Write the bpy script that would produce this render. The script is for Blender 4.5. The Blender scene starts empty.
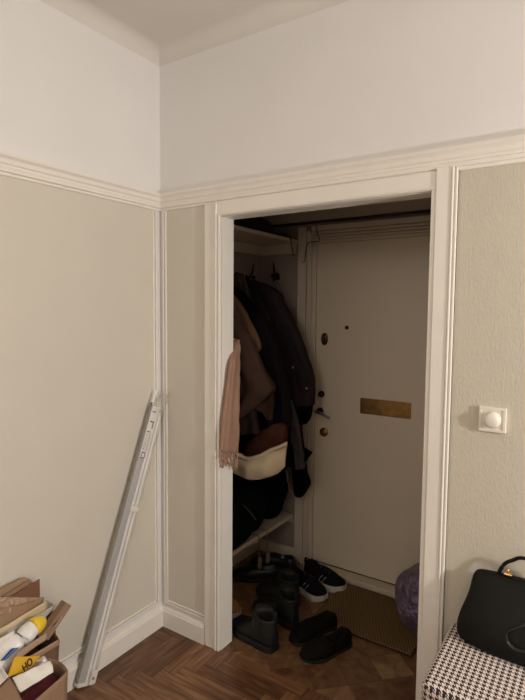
import bpy, bmesh, math, random
import numpy as np
from mathutils import Vector, Matrix, noise
PI = math.pi
S = bpy.context.scene
COL = S.collection
rnd = random.Random(7)

# ------------------------------------------------------------------ camera
YAW, PITCH, ROLL, FPX = math.radians(33.49656), math.radians(4.19210), math.radians(-0.47655), 521.3236
CX, CY = 262.5, 350.0
fwd = np.array([-math.sin(YAW) * math.cos(PITCH), math.cos(YAW) * math.cos(PITCH), -math.sin(PITCH)])
_r = np.array([math.cos(YAW), math.sin(YAW), 0.0])
_d = np.cross(fwd, _r)
RT = _r * math.cos(ROLL) + _d * math.sin(ROLL)
DN = _d * math.cos(ROLL) - _r * math.sin(ROLL)
CAM = np.array([1.719, -1.748, 1.5])
cd = bpy.data.cameras.new('camera')
cam = bpy.data.objects.new('camera', cd)
COL.objects.link(cam)
M = Matrix.Identity(4)
for i in range(3):
    M[i][0] = RT[i]; M[i][1] = -DN[i]; M[i][2] = -fwd[i]; M[i][3] = CAM[i]
cam.matrix_world = M
cd.sensor_width = 36.0
cd.lens = FPX / 700.0 * 36.0
cd.clip_start = 0.02
S.camera = cam

def ray(px, py):
    return fwd + (px - CX) / FPX * RT + (py - CY) / FPX * DN
def onX(px, py, x):
    q = ray(px, py); return Vector(CAM + q * (x - CAM[0]) / q[0])
def onY(px, py, y):
    q = ray(px, py); return Vector(CAM + q * (y - CAM[1]) / q[1])
def onZ(px, py, z):
    q = ray(px, py); return Vector(CAM + q * (z - CAM[2]) / q[2])

# ------------------------------------------------------------------ materials
def srgb(r, g, b):
    f = lambda c: (c / 255 / 12.92) if c / 255 <= 0.04045 else ((c / 255 + 0.055) / 1.055) ** 2.4
    return (f(r), f(g), f(b), 1.0)

MATS = {}
def mat(name, rgb, rough=0.6, metal=0.0, var=0.08, vscale=6.0, bump=0.0, bscale=80.0, bdist=0.002, stretch=(1, 1, 1),
        alpha=1.0, trans=0.0, sheen=0.0, spec=0.5, rgb2=None, detail=4.0):
    if name in MATS:
        return MATS[name]
    m = bpy.data.materials.new(name)
    m.use_nodes = True
    nt = m.node_tree
    b = nt.nodes['Principled BSDF']
    b.inputs['Roughness'].default_value = rough
    b.inputs['Metallic'].default_value = metal
    b.inputs['Specular IOR Level'].default_value = spec
    b.inputs['Alpha'].default_value = alpha
    b.inputs['Transmission Weight'].default_value = trans
    if sheen:
        b.inputs['Sheen Weight'].default_value = sheen
    tc = nt.nodes.new('ShaderNodeTexCoord')
    mp = nt.nodes.new('ShaderNodeMapping')
    mp.inputs['Scale'].default_value = stretch
    nt.links.new(tc.outputs['Object'], mp.inputs['Vector'])
    c1 = srgb(*rgb)
    n = nt.nodes.new('ShaderNodeTexNoise')
    n.inputs['Scale'].default_value = vscale
    n.inputs['Detail'].default_value = detail
    nt.links.new(mp.outputs[0], n.inputs['Vector'])
    rp = nt.nodes.new('ShaderNodeValToRGB')
    e = rp.color_ramp.elements
    e[0].position, e[1].position = 0.3, 0.7
    if rgb2:
        e[0].color, e[1].color = c1, srgb(*rgb2)
    else:
        e[0].color = tuple(c * (1 - var) for c in c1[:3]) + (1,)
        e[1].color = tuple(min(1, c * (1 + var)) for c in c1[:3]) + (1,)
    nt.links.new(n.outputs['Fac'], rp.inputs['Fac'])
    nt.links.new(rp.outputs['Color'], b.inputs['Base Color'])
    if bump:
        n2 = nt.nodes.new('ShaderNodeTexNoise')
        n2.inputs['Scale'].default_value = bscale
        n2.inputs['Detail'].default_value = 3.0
        nt.links.new(mp.outputs[0], n2.inputs['Vector'])
        bp = nt.nodes.new('ShaderNodeBump')
        bp.inputs['Strength'].default_value = bump
        bp.inputs['Distance'].default_value = bdist
        nt.links.new(n2.outputs['Fac'], bp.inputs['Height'])
        nt.links.new(bp.outputs['Normal'], b.inputs['Normal'])
    MATS[name] = m
    return m

def math_node(nt, op, a, b=None, c=None):
    n = nt.nodes.new('ShaderNodeMath'); n.operation = op
    for i, v in enumerate((a, b, c)):
        if v is None: continue
        if isinstance(v, (int, float)): n.inputs[i].default_value = v
        else: nt.links.new(v, n.inputs[i])
    return n.outputs[0]

def parquet_mat(name, cols, rough, gscale=1.0, tone=0.28, grain=0.85, iso=False):
    m = bpy.data.materials.new(name); m.use_nodes = True
    nt = m.node_tree; b = nt.nodes['Principled BSDF']
    at = nt.nodes.new('ShaderNodeAttribute'); at.attribute_name = 'plank'
    uv = nt.nodes.new('ShaderNodeUVMap'); uv.uv_map = 'UVMap'
    mp = nt.nodes.new('ShaderNodeMapping'); mp.inputs['Scale'].default_value = (5 * gscale, (5 if iso else 60) * gscale, 1)
    nt.links.new(uv.outputs[0], mp.inputs['Vector'])
    n = nt.nodes.new('ShaderNodeTexNoise'); n.inputs['Scale'].default_value = 1.0; n.inputs['Detail'].default_value = 6; n.inputs['Distortion'].default_value = 1.2
    nt.links.new(mp.outputs[0], n.inputs['Vector'])
    f = math_node(nt, 'ADD', math_node(nt, 'MULTIPLY', at.outputs['Fac'], tone), math_node(nt, 'MULTIPLY', n.outputs['Fac'], grain))
    rp = nt.nodes.new('ShaderNodeValToRGB'); e = rp.color_ramp.elements
    e[0].position, e[1].position = 0.30, 0.86
    e[0].color, e[1].color = srgb(*cols[0]), srgb(*cols[2])
    x = e.new(0.55); x.color = srgb(*cols[1])
    nt.links.new(f, rp.inputs['Fac']); nt.links.new(rp.outputs[0], b.inputs['Base Color'])
    b.inputs['Roughness'].default_value = rough
    bp = nt.nodes.new('ShaderNodeBump'); bp.inputs['Strength'].default_value = 0.25; bp.inputs['Distance'].default_value = 0.002
    nt.links.new(n.outputs['Fac'], bp.inputs['Height']); nt.links.new(bp.outputs[0], b.inputs['Normal'])
    return m

def houndstooth_mat(name, cell):
    m = bpy.data.materials.new(name); m.use_nodes = True
    nt = m.node_tree; b = nt.nodes['Principled BSDF']
    uv = nt.nodes.new('ShaderNodeUVMap'); uv.uv_map = 'UVMap'
    sx = nt.nodes.new('ShaderNodeSeparateXYZ'); nt.links.new(uv.outputs[0], sx.inputs[0])
    u = math_node(nt, 'DIVIDE', sx.outputs[0], cell); v = math_node(nt, 'DIVIDE', sx.outputs[1], cell)
    warp = math_node(nt, 'LESS_THAN', math_node(nt, 'FRACT', u), 0.5)
    weft = math_node(nt, 'LESS_THAN', math_node(nt, 'FRACT', v), 0.5)
    tw = math_node(nt, 'LESS_THAN', math_node(nt, 'FRACT', math_node(nt, 'MULTIPLY', math_node(nt, 'ADD', u, v), 2.0)), 0.5)
    a = math_node(nt, 'MULTIPLY', tw, warp)
    c = math_node(nt, 'MULTIPLY', math_node(nt, 'SUBTRACT', 1.0, tw), weft)
    k = math_node(nt, 'ADD', a, c)
    mx = nt.nodes.new('ShaderNodeMix'); mx.data_type = 'RGBA'
    nt.links.new(k, mx.inputs[0]); mx.inputs[6].default_value = srgb(226, 210, 200); mx.inputs[7].default_value = srgb(34, 26, 25)
    nt.links.new(mx.outputs[2], b.inputs['Base Color']); b.inputs['Roughness'].default_value = 0.85
    w = nt.nodes.new('ShaderNodeTexNoise'); w.inputs['Scale'].default_value = 900
    nt.links.new(uv.outputs[0], w.inputs['Vector'])
    bp = nt.nodes.new('ShaderNodeBump'); bp.inputs['Strength'].default_value = 0.3; bp.inputs['Distance'].default_value = 0.001
    nt.links.new(w.outputs['Fac'], bp.inputs['Height']); nt.links.new(bp.outputs[0], b.inputs['Normal'])
    return m

def weave_mat(name, c1, c2, sx_, sy_):
    m = bpy.data.materials.new(name); m.use_nodes = True
    nt = m.node_tree; b = nt.nodes['Principled BSDF']
    tc = nt.nodes.new('ShaderNodeTexCoord'); s = nt.nodes.new('ShaderNodeSeparateXYZ'); nt.links.new(tc.outputs['Object'], s.inputs[0])
    a = math_node(nt, 'SINE', math_node(nt, 'MULTIPLY', s.outputs[0], sx_))
    c = math_node(nt, 'SINE', math_node(nt, 'MULTIPLY', s.outputs[1], sy_))
    k = math_node(nt, 'MULTIPLY_ADD', math_node(nt, 'MULTIPLY', a, c), 0.5, 0.5)
    nz = nt.nodes.new('ShaderNodeTexNoise'); nz.inputs['Scale'].default_value = 260; nt.links.new(tc.outputs['Object'], nz.inputs['Vector'])
    k2 = math_node(nt, 'MULTIPLY_ADD', nz.outputs['Fac'], 0.5, math_node(nt, 'MULTIPLY', k, 0.6))
    rp = nt.nodes.new('ShaderNodeValToRGB'); e = rp.color_ramp.elements
    e[0].position, e[1].position = 0.2, 0.8
    e[0].color, e[1].color = srgb(*c1), srgb(*c2)
    nt.links.new(k2, rp.inputs['Fac']); nt.links.new(rp.outputs[0], b.inputs['Base Color']); b.inputs['Roughness'].default_value = 0.95
    bp = nt.nodes.new('ShaderNodeBump'); bp.inputs['Strength'].default_value = 0.8; bp.inputs['Distance'].default_value = 0.004
    nt.links.new(k2, bp.inputs['Height']); nt.links.new(bp.outputs[0], b.inputs['Normal'])
    return m

WHITE = mat('white wall paint', (234, 231, 227), 0.7, var=0.015, vscale=3, bump=0.15, bscale=60, bdist=0.001)
CEIL = mat('ceiling paint', (222, 216, 207), 0.8, var=0.02, vscale=2, bump=0.15, bscale=30, bdist=0.002)
TRIM = mat('white gloss trim paint', (238, 232, 221), 0.38, var=0.02, vscale=9, bump=0.12, bscale=70, bdist=0.001)
PAPER_S = mat('smooth beige wallpaper', (215, 208, 194), 0.6, var=0.015, vscale=4, bump=0.1, bscale=150, bdist=0.001)
PAPER_R = mat('relief beige wallpaper', (204, 196, 178), 0.6, var=0.02, vscale=4, bump=0.42, bscale=150, bdist=0.003, stretch=(1.3, 1, 0.45))
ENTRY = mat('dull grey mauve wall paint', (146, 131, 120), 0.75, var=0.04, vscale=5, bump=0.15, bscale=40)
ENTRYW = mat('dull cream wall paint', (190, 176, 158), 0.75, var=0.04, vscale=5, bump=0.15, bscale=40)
DOORP = mat('cream door paint', (220, 205, 182), 0.42, var=0.02, vscale=3, bump=0.06, bscale=40, bdist=0.001)
DTRIM = mat('cream casing paint', (208, 193, 172), 0.42, var=0.03, vscale=9, bump=0.1, bscale=60, bdist=0.001)
OAK = parquet_mat('brown oak herringbone parquet', ((60, 36, 22), (106, 70, 45), (152, 112, 78)), 0.36)
OLDWOOD = parquet_mat('worn reddish stone floor tiles', ((84, 50, 34), (118, 84, 56), (156, 124, 86)), 0.45, 2.6, 0.26, 0.85, True)
BLACKM = mat('black metal', (14, 12, 12), 0.35, 0.6)
BRASS = mat('aged brass', (150, 116, 70), 0.4, 1.0, var=0.25, vscale=30)
BRONZE = mat('dark bronze metal', (70, 50, 34), 0.35, 0.9, var=0.2, vscale=40)
STEEL = mat('dull steel', (150, 140, 128), 0.35, 0.9)
CORD = mat('brown cord', (52, 36, 26), 0.7)

# ------------------------------------------------------------------ object helpers
def link(name, bm, m, parent=None, smooth=False, bevel=0.0, sub=0, seg=2):
    bmesh.ops.recalc_face_normals(bm, faces=bm.faces)
    me = bpy.data.meshes.new(name)
    bm.to_mesh(me); bm.free()
    for p in me.polygons: p.use_smooth = smooth
    for mm in (m if isinstance(m, (list, tuple)) else [m]): me.materials.append(mm)
    o = bpy.data.objects.new(name, me)
    COL.objects.link(o)
    if parent is not None: adopt(o, parent)
    if bevel:
        md = o.modifiers.new('bevel', 'BEVEL'); md.width = bevel; md.segments = seg; md.limit_method = 'ANGLE'; md.angle_limit = 0.6
    if sub:
        md = o.modifiers.new('subdivision', 'SUBSURF'); md.levels = sub; md.render_levels = sub
    return o

def world(o):
    w = o.matrix_basis.copy()
    if o.parent is not None: w = world(o.parent) @ o.matrix_parent_inverse @ w
    return w
def adopt(o, parent):
    o.parent = parent
    o.matrix_parent_inverse = world(parent).inverted()

def tag(o, label, cat, group=None, kind=None):
    o['label'] = label; o['category'] = cat
    if group: o['group'] = group
    if kind: o['kind'] = kind
    return o
def thing(name, label, cat, loc, group=None):
    o = bpy.data.objects.new(name, None); COL.objects.link(o)
    o.location = loc; o.empty_display_size = 0.05
    return tag(o, label, cat, group)
def struct(name, bm, m, parent=None, **k):
    o = link(name, bm, m, parent, **k)
    if parent is None: o['kind'] = 'structure'
    return o
def NB(): return bmesh.new()

def box(bm, x0, x1, y0, y1, z0, z1, mi=0):
    v = [bm.verts.new((x, y, z)) for x in (x0, x1) for y in (y0, y1) for z in (z0, z1)]
    for f in ((0, 1, 3, 2), (4, 6, 7, 5), (0, 4, 5, 1), (2, 3, 7, 6), (0, 2, 6, 4), (1, 5, 7, 3)):
        bm.faces.new([v[i] for i in f]).material_index = mi
    return bm
def obox(bm, c, a, b, d, la, lb, ld):
    c, a, b, d = Vector(c), Vector(a).normalized(), Vector(b).normalized(), Vector(d).normalized()
    v = [bm.verts.new(c + a * i * la / 2 + b * j * lb / 2 + d * k * ld / 2) for i in (-1, 1) for j in (-1, 1) for k in (-1, 1)]
    for f in ((0, 1, 3, 2), (4, 6, 7, 5), (0, 4, 5, 1), (2, 3, 7, 6), (0, 2, 6, 4), (1, 5, 7, 3)):
        bm.faces.new([v[i] for i in f])
    return bm
def rings(bm, rs, closed=True, cap=True, loop=False, mi=0):
    """skin a list of rings (lists of points)"""
    vs = [[bm.verts.new(p) for p in r] for r in rs]
    n = len(vs[0])
    pairs = list(zip(vs, vs[1:])) + ([(vs[-1], vs[0])] if loop else [])
    for a, b in pairs:
        for i in range(n if closed else n - 1):
            j = (i + 1) % n
            bm.faces.new((a[i], a[j], b[j], b[i])).material_index = mi
    if cap and closed and not loop:
        bm.faces.new(vs[0][::-1]).material_index = mi; bm.faces.new(vs[-1]).material_index = mi
    return bm
def frame_of(t):
    t = t.normalized(); u = Vector((0, 0, 1)) if abs(t.z) < 0.9 else Vector((1, 0, 0))
    a = t.cross(u).normalized(); return a, t.cross(a).normalized()
def smooth_path(pts, n=6):
    pts = [Vector(p) for p in pts]; out = []
    P = [pts[0] * 2 - pts[1]] + pts + [pts[-1] * 2 - pts[-2]]
    for i in range(1, len(P) - 2):
        for k in range(n):
            t = k / n
            p0, p1, p2, p3 = P[i - 1], P[i], P[i + 1], P[i + 2]
            out.append(0.5 * ((2 * p1) + (p2 - p0) * t + (2 * p0 - 5 * p1 + 4 * p2 - p3) * t * t + (3 * p1 - p0 - 3 * p2 + p3) * t ** 3))
    out.append(pts[-1]); return out
def tube(bm, pts, r, seg=8, flat=1.0, up=None):
    pts = [Vector(p) for p in pts]; rs = []
    for i, p in enumerate(pts):
        t = pts[min(i + 1, len(pts) - 1)] - pts[max(i - 1, 0)]
        if up is None: a, b = frame_of(t)
        else:
            b = Vector(up).normalized(); a = t.normalized().cross(b).normalized()
        rr = r[i] if isinstance(r, (list, tuple)) else r
        rs.append([p + a * math.cos(2 * PI * k / seg) * rr + b * math.sin(2 * PI * k / seg) * rr * flat for k in range(seg)])
    return rings(bm, rs)
def lathe(bm, prof, o, ax, seg=28, sx=1.0, sy=1.0, upv=None):
    """prof: (radius, height) along axis"""
    ax = Vector(ax).normalized(); a, b = frame_of(ax)
    if upv is not None:
        b = Vector(upv).normalized(); a = b.cross(ax).normalized()
    o = Vector(o)
    return rings(bm, [[o + ax * h + (a * math.cos(2 * PI * k / seg) * sx + b * math.sin(2 * PI * k / seg) * sy) * max(r, 1e-4) for k in range(seg)] for r, h in prof])
def prism_x(bm, prof, x0, x1, y=0.0, sgn=-1, m0=0.0, m1=0.0):
    """profile (d,z) pushed out of a wall lying in XZ; sgn = direction of d along y"""
    return rings(bm, [[Vector((x0 + d * m0, y + sgn * d, z)) for d, z in prof], [Vector((x1 + d * m1, y + sgn * d, z)) for d, z in prof]])
def prism_y(bm, prof, y0, y1, x=0.0, sgn=1):
    return rings(bm, [[Vector((x + sgn * d, y0, z)) for d, z in prof], [Vector((x + sgn * d, y1, z)) for d, z in prof]])
def sheet(bm, tl, tr, br, bl, nx=12, ny=12, th=0.002, amp=0.0, fs=12.0, seed=0.0, bow=0.0, ridge=False):
    tl, tr, br, bl = map(Vector, (tl, tr, br, bl))
    n = (tr - tl).cross(bl - tl).normalized()
    f, g = [], []
    for j in range(ny + 1):
        v = j / ny; a, b = [], []
        for i in range(nx + 1):
            u = i / nx
            p = (tl * (1 - u) + tr * u) * (1 - v) + (bl * (1 - u) + br * u) * v
            w = noise.noise(p * fs + Vector((seed, seed * 1.7, 0)))
            if ridge: w = 1 - 2.2 * abs(w)
            d = amp * w + bow * math.sin(PI * u)
            a.append(bm.verts.new(p + n * (d + th / 2))); b.append(bm.verts.new(p + n * (d - th / 2)))
        f.append(a); g.append(b)
    for j in range(ny):
        for i in range(nx):
            bm.faces.new((f[j][i], f[j][i + 1], f[j + 1][i + 1], f[j + 1][i]))
            bm.faces.new((g[j][i], g[j + 1][i], g[j + 1][i + 1], g[j][i + 1]))
    for i in range(nx):
        bm.faces.new((f[0][i], g[0][i], g[0][i + 1], f[0][i + 1])); bm.faces.new((f[ny][i], f[ny][i + 1], g[ny][i + 1], g[ny][i]))
    for j in range(ny):
        bm.faces.new((f[j][0], f[j + 1][0], g[j + 1][0], g[j][0])); bm.faces.new((f[j][nx], g[j][nx], g[j + 1][nx], f[j + 1][nx]))
    return bm

# ------------------------------------------------------------------ room shell
ZC, ZRAIL = 2.645, 2.025
XO0, XO1, ZO, WT = 0.353, 1.222, 1.896, 0.076          # opening and wall thickness
RX, RY = 4.3, -4.2
struct('wall_left', box(NB(), -0.1, 0, RY, 0.0, 0, ZC), WHITE)
b = NB(); box(b, -0.1, XO0, 0, WT, 0, ZC); box(b, XO1, RX, 0, WT, 0, ZC); box(b, XO0, XO1, 0, WT, ZO, ZC)
wall_front = struct('wall_front', b, WHITE)
struct('wall_right', box(NB(), RX, RX + 0.1, RY, WT, 0, ZC), WHITE)
struct('wall_rear', box(NB(), -0.1, RX + 0.1, RY - 0.1, RY, 0, ZC), WHITE)
struct('ceiling', box(NB(), -0.1, RX + 0.1, RY - 0.1, WT, ZC, ZC + 0.08), CEIL)
# cove where wall and ceiling meet
cr = 0.06
cove = [(0, ZC + 0.001), (0, ZC - cr)] + [(cr - cr * math.cos(PI / 2 * k / 16), ZC - cr + cr * math.sin(PI / 2 * k / 16)) for k in range(1, 16)] + [(cr, ZC), (cr, ZC + 0.001)]
struct('trim_1', prism_y(NB(), cove, RY, 0.0), CEIL)
struct('trim_2', prism_x(NB(), cove, 0, RX), CEIL)

def parquet(name, m, x0, x1, y0, y1, w, l, ang, z0, seed, gap=0.0008):
    """herringbone planks clipped to a rectangle; one continuous floor"""
    bm = NB(); uvl = bm.loops.layers.uv.new('UVMap'); cl = bm.faces.layers.float.new('plank_tmp')
    r = random.Random(seed); cx, cy = (x0 + x1) / 2, (y0 + y1) / 2
    ca, sa = math.cos(ang), math.sin(ang); vals = []
    k = int(round(l / w)); R_ = int(max(x1 - x0, y1 - y0) * 0.75 / w) + 3 * k
    def clip(poly):
        for ax, lim, s in ((0, x0, 1), (0, x1, -1), (1, y0, 1), (1, y1, -1)):
            out = []
            for i in range(len(poly)):
                A, B = poly[i], poly[(i + 1) % len(poly)]
                da, db = s * (A[0][ax] - lim), s * (B[0][ax] - lim)
                if da >= 0: out.append(A)
                if da * db < 0:
                    t = da / (da - db)
                    out.append(tuple(tuple(A[q][e] + (B[q][e] - A[q][e]) * t for e in range(2)) for q in range(2)))
            poly = out
            if len(poly) < 3: return None
        return poly
    for i in range(-R_, R_):
        for j in range(-R_, R_):
            c = (i - j) % (2 * k)
            if c == 0: px, py, dx, dy, hor = i, j, k, 1, True
            elif c == 2 * k - 1 : px, py, dx, dy, hor = i, j, 1, k, False
            else: continue
            if not hor: py = j - k + 1 if False else j
            q = [(px * w + gap, py * w + gap), ((px + dx) * w - gap, py * w + gap), ((px + dx) * w - gap, (py + dy) * w - gap), (px * w + gap, (py + dy) * w - gap)]
            o = r.random() * 40; tone = r.random()
            poly = []
            for (a, d2) in q:
                uvp = ((a - px * w) + o, (d2 - py * w) + o) if hor else ((d2 - py * w) + o, (a - px * w) + o)
                poly.append(((cx + a * ca - d2 * sa, cy + a * sa + d2 * ca), uvp))
            poly = clip(poly)
            if not poly: continue
            f = bm.faces.new([bm.verts.new((p[0][0], p[0][1], z0)) for p in poly])
            for lp, p in zip(f.loops, poly): lp[uvl].uv = p[1]
            vals.append(tone)
    n = len(bm.faces)
    # dark bed under the joints
    v = [bm.verts.new(p) for p in ((x0, y0, z0 - 0.001), (x1, y0, z0 - 0.001), (x1, y1, z0 - 0.001), (x0, y1, z0 - 0.001))]
    bm.faces.new(v); vals.append(-0.3)
    v2 = [bm.verts.new(p) for p in ((x0, y0, z0 - 0.05), (x0, y1, z0 - 0.05), (x1, y1, z0 - 0.05), (x1, y0, z0 - 0.05))]
    bm.faces.new(v2); vals.append(0)
    for f in bm.faces: 
        if f.normal.z < 0 and f.calc_center_median().z > z0 - 0.01: f.normal_flip()
    me = bpy.data.meshes.new(name); bm.to_mesh(me); bm.free()
    at = me.attributes.new('plank', 'FLOAT', 'FACE')
    for i, t in enumerate(vals): at.data[i].value = t
    me.materials.append(m); o = bpy.data.objects.new(name, me); COL.objects.link(o); o['kind'] = 'structure'
    return o
parquet('floor', OAK, 0, RX, RY, 0.012, 0.062, 0.31, 0.0, 0.0, 3)
parquet('floor_entry', OLDWOOD, -0.08, 1.5, 0.012, 1.05, 0.145, 0.145, math.radians(45), 0.0, 5, 0.0015)

# wallpaper panels inside the mouldings
b = NB(); box(b, 0, 0.0015, RY, -0.045, 0.13, 1.955)
link('wallpaper_panel', b, PAPER_S, bpy.data.objects['wall_left'])
b = NB(); box(b, 0.028, 0.272, -0.0015, 0, 0.125, 1.955)
link('wallpaper_panel', b, PAPER_S, wall_front)
b = NB(); box(b, 1.30, RX, -0.0015, 0, 0.10, 1.962)
link('wallpaper_panel', b, PAPER_R, wall_front)

# picture rail
rail = [(0, 2.026), (0.022, 2.024), (0.024, 2.012), (0.019, 2.007), (0.016, 2.003), (0.016, 1.989), (0.011, 1.985), (0.011, 1.977), (0.015, 1.973), (0.015, 1.962), (0.008, 1.959), (0.007, 1.950), (0, 1.949)]
struct('trim_3', prism_y(NB(), rail, RY, 0.0), TRIM)
struct('trim_4', prism_x(NB(), rail, 0, RX), TRIM)
# baseboards
base = [(0, 0), (0.016, 0), (0.016, 0.076), (0.012, 0.082), (0.012, 0.086), (0.006, 0.092), (0, 0.093)]
struct('baseboard_left', prism_y(NB(), base, RY, 0.0), TRIM)
b = prism_x(NB(), base, 0.0, 0.266)
struct('baseboard_front', b, TRIM)
struct('baseboard_right', prism_x(NB(), base, 1.303, RX), TRIM)
# panel mouldings (double beads)
def bead_v(bm, x=None, y=None, z0=0, z1=1, w=0.020, d=0.010):
    if y is None:   # on the front wall
        box(bm, x, x + w * 0.36, -d, 0, z0, z1); box(bm, x + w * 0.5, x + w, -d * 0.7, 0, z0, z1)
    else:
        box(bm, 0, d, y - w * 0.36, y, z0, z1); box(bm, 0, d * 0.7, y - w, y - w * 0.5, z0, z1)
b = NB(); bead_v(b, y=-0.033, z0=0.122, z1=1.95); box(b, 0, 0.010, RY, -0.033, 0.122, 0.129); box(b, 0, 0.007, RY, -0.043, 0.132, 0.141)
struct('trim_5', b, TRIM, bevel=0.0025)
b = NB(); bead_v(b, x=0.019, z0=0.114, z1=1.95); box(b, 0.019, 0.27, -0.010, 0, 0.114, 0.121); box(b, 0.029, 0.27, -0.007, 0, 0.124, 0.132)
struct('trim_6', b, TRIM, bevel=0.0025)
# door casing round the opening
b = NB()
box(b, 0.270, 0.331, -0.014, 0.0, 0, 1.952)
box(b, 0.331, 0.339, -0.021, 0.0, 0, 1.952)
box(b, 0.3415, XO0 + 0.001, -0.017, 0.0, 0, 1.905)
box(b, 0.339, 1.238, -0.012, 0.0, ZO, 1.957)
box(b, 0.339, 1.238, -0.017, 0.0, 1.899, 1.906)
box(b, XO1 - 0.001, 1.236, -0.014, 0.0, 0, 1.957)
box(b, 1.236, 1.286, -0.018, 0.0, 0, 1.966)
box(b, 1.286, 1.304, -0.013, 0.0, 0, 1.960); box(b, 1.286, 1.293, -0.022, 0.0, 0, 1.962)
box(b, 1.297, 1.304, -0.018, 0.0, 0, 1.960)
struct('trim_7', b, TRIM, bevel=0.003)
# jamb lining: left reveal, right reveal, soffit
b = NB(); box(b, XO0 - 0.002, XO0 + 0.002, 0.0, WT + 0.004, 0, ZO); box(b, XO1 - 0.002, XO1 + 0.002, 0.0, WT + 0.004, 0, ZO); box(b, XO0, XO1, 0.0, WT + 0.004, ZO - 0.002, ZO + 0.002)
struct('trim_8', b, TRIM)

# ------------------------------------------------------------------ entry behind the opening
XL, YB, XR, ZE = -0.07, 0.92, 1.40, 2.45
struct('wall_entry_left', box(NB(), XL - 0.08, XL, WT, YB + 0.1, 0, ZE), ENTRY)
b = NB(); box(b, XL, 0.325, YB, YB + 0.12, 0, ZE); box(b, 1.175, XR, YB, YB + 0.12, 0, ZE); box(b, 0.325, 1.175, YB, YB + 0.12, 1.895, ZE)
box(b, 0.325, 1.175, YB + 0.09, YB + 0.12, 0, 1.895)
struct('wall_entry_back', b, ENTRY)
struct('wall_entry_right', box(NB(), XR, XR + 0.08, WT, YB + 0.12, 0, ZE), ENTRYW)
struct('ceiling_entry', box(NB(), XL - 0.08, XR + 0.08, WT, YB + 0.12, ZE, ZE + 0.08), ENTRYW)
# casing round the front door
b = NB()
box(b, 0.203, 0.252, YB - 0.016, YB, 0, 1.985); box(b, 0.252, 0.262, YB - 0.026, YB, 0, 1.96); box(b, 0.266, 0.282, YB - 0.021, YB, 0, 1.96)
box(b, 0.286, 0.296, YB - 0.026, YB, 0, 1.95); box(b, 0.296, 0.322, YB - 0.012, YB, 0, 1.90)
box(b, 1.175, 1.25, YB - 0.016, YB, 0, 1.985)
for z0, z1, d in ((1.888, 1.905, 0.012), (1.905, 1.918, 0.024), (1.921, 1.935, 0.019), (1.938, 1.952, 0.024), (1.955, 1.985, 0.028)):
    box(b, 0.296, 1.25, YB - d, YB, z0, z1)
struct('trim_9', b, DTRIM, bevel=0.003)
struct('trim_10', box(NB(), XL, XR, YB - 0.02, YB, 2.012, ZE), ENTRYW)
struct('trim_11', box(NB(), 0.30, 1.20, YB - 0.075, YB - 0.0, 0, 0.032), DTRIM, bevel=0.004)
b = NB(); box(b, XL, 0.203, YB - 0.014, YB, 0, 0.075); box(b, XL, XL + 0.014, WT, YB, 0, 0.075)
struct('baseboard_entry', b, DTRIM, bevel=0.003)
struct('trim_12', tube(NB(), [(XL + 0.01, YB - 0.032, 2.003), (XR - 0.01, YB - 0.032, 2.003)], 0.008), CORD)

# the front door
YD = YB - 0.002
door = struct('door_1', box(NB(), 0.3225, 1.174, YD, YD + 0.045, 0.036, 1.888), DOORP, bevel=0.003)
def dpt(px, py, y=YD): return onY(px, py, y)
a, c = dpt(360.5, 398), dpt(411, 419)
x0, x1 = a.x, c.x
zt = (dpt(360.5, 398).z + dpt(411, 402.5).z) / 2; zb = (dpt(360.5, 413.5).z + dpt(411, 419).z) / 2
b = NB(); box(b, x0, x1, YD - 0.004, YD, zb, zt)
ls = link('letter_slot', b, BRASS, door, bevel=0.002)
b = NB(); box(b, x0 + 0.012, x1 - 0.012, YD - 0.008, YD - 0.004, zb + 0.012, zt - 0.012)
link('flap', b, BRASS, ls, bevel=0.003)
p = dpt(347, 327.5); link('peephole', lathe(NB(), [(0.011, 0), (0.011, 0.006), (0.006, 0.008), (0.006, 0.004), (0.001, 0.004)], p, (0, -1, 0)), BRONZE, door, smooth=True)
p = dpt(324.8, 339); lk = link('lock_plate', lathe(NB(), [(0.02, 0), (0.02, 0.006), (0.016, 0.010), (0.002, 0.011)], p, (0, -1, 0), sx=1.0, sy=1.75, upv=(0, 0, 1)), BRONZE, door, smooth=True)
link('thumb_turn', obox(NB(), p + Vector((0, -0.018, 0)), (1, 0, 0.2), (0, 1, 0), (-0.2, 0, 1), 0.010, 0.018, 0.036), BRONZE, lk, bevel=0.003)
p = dpt(321.8, 394); lk = link('lock_cylinder', lathe(NB(), [(0.019, 0), (0.019, 0.008), (0.014, 0.012), (0.014, 0.022), (0.002, 0.024)], p, (0, -1, 0)), BRONZE, door, smooth=True)
p = dpt(320.5, 411); hd = link('door_handle', lathe(NB(), [(0.020, 0), (0.020, 0.008), (0.011, 0.012), (0.010, 0.045), (0.002, 0.047)], p, (0, -1, 0)), BRONZE, door, smooth=True)
link('lever', tube(NB(), smooth_path([p + Vector((-0.012, -0.044, 0.004)), p + Vector((0.02, -0.046, -0.002)), p + Vector((0.06, -0.044, -0.018)), p + Vector((0.078, -0.042, -0.026))]), 0.0085), STEEL, hd, smooth=True)
p = dpt(324, 432); kb = link('lock_knob', lathe(NB(), [(0.026, 0), (0.026, 0.006), (0.022, 0.010), (0.012, 0.012), (0.012, 0.018), (0.002, 0.019)], p, (0, -1, 0)), BRASS, door, smooth=True)
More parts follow.
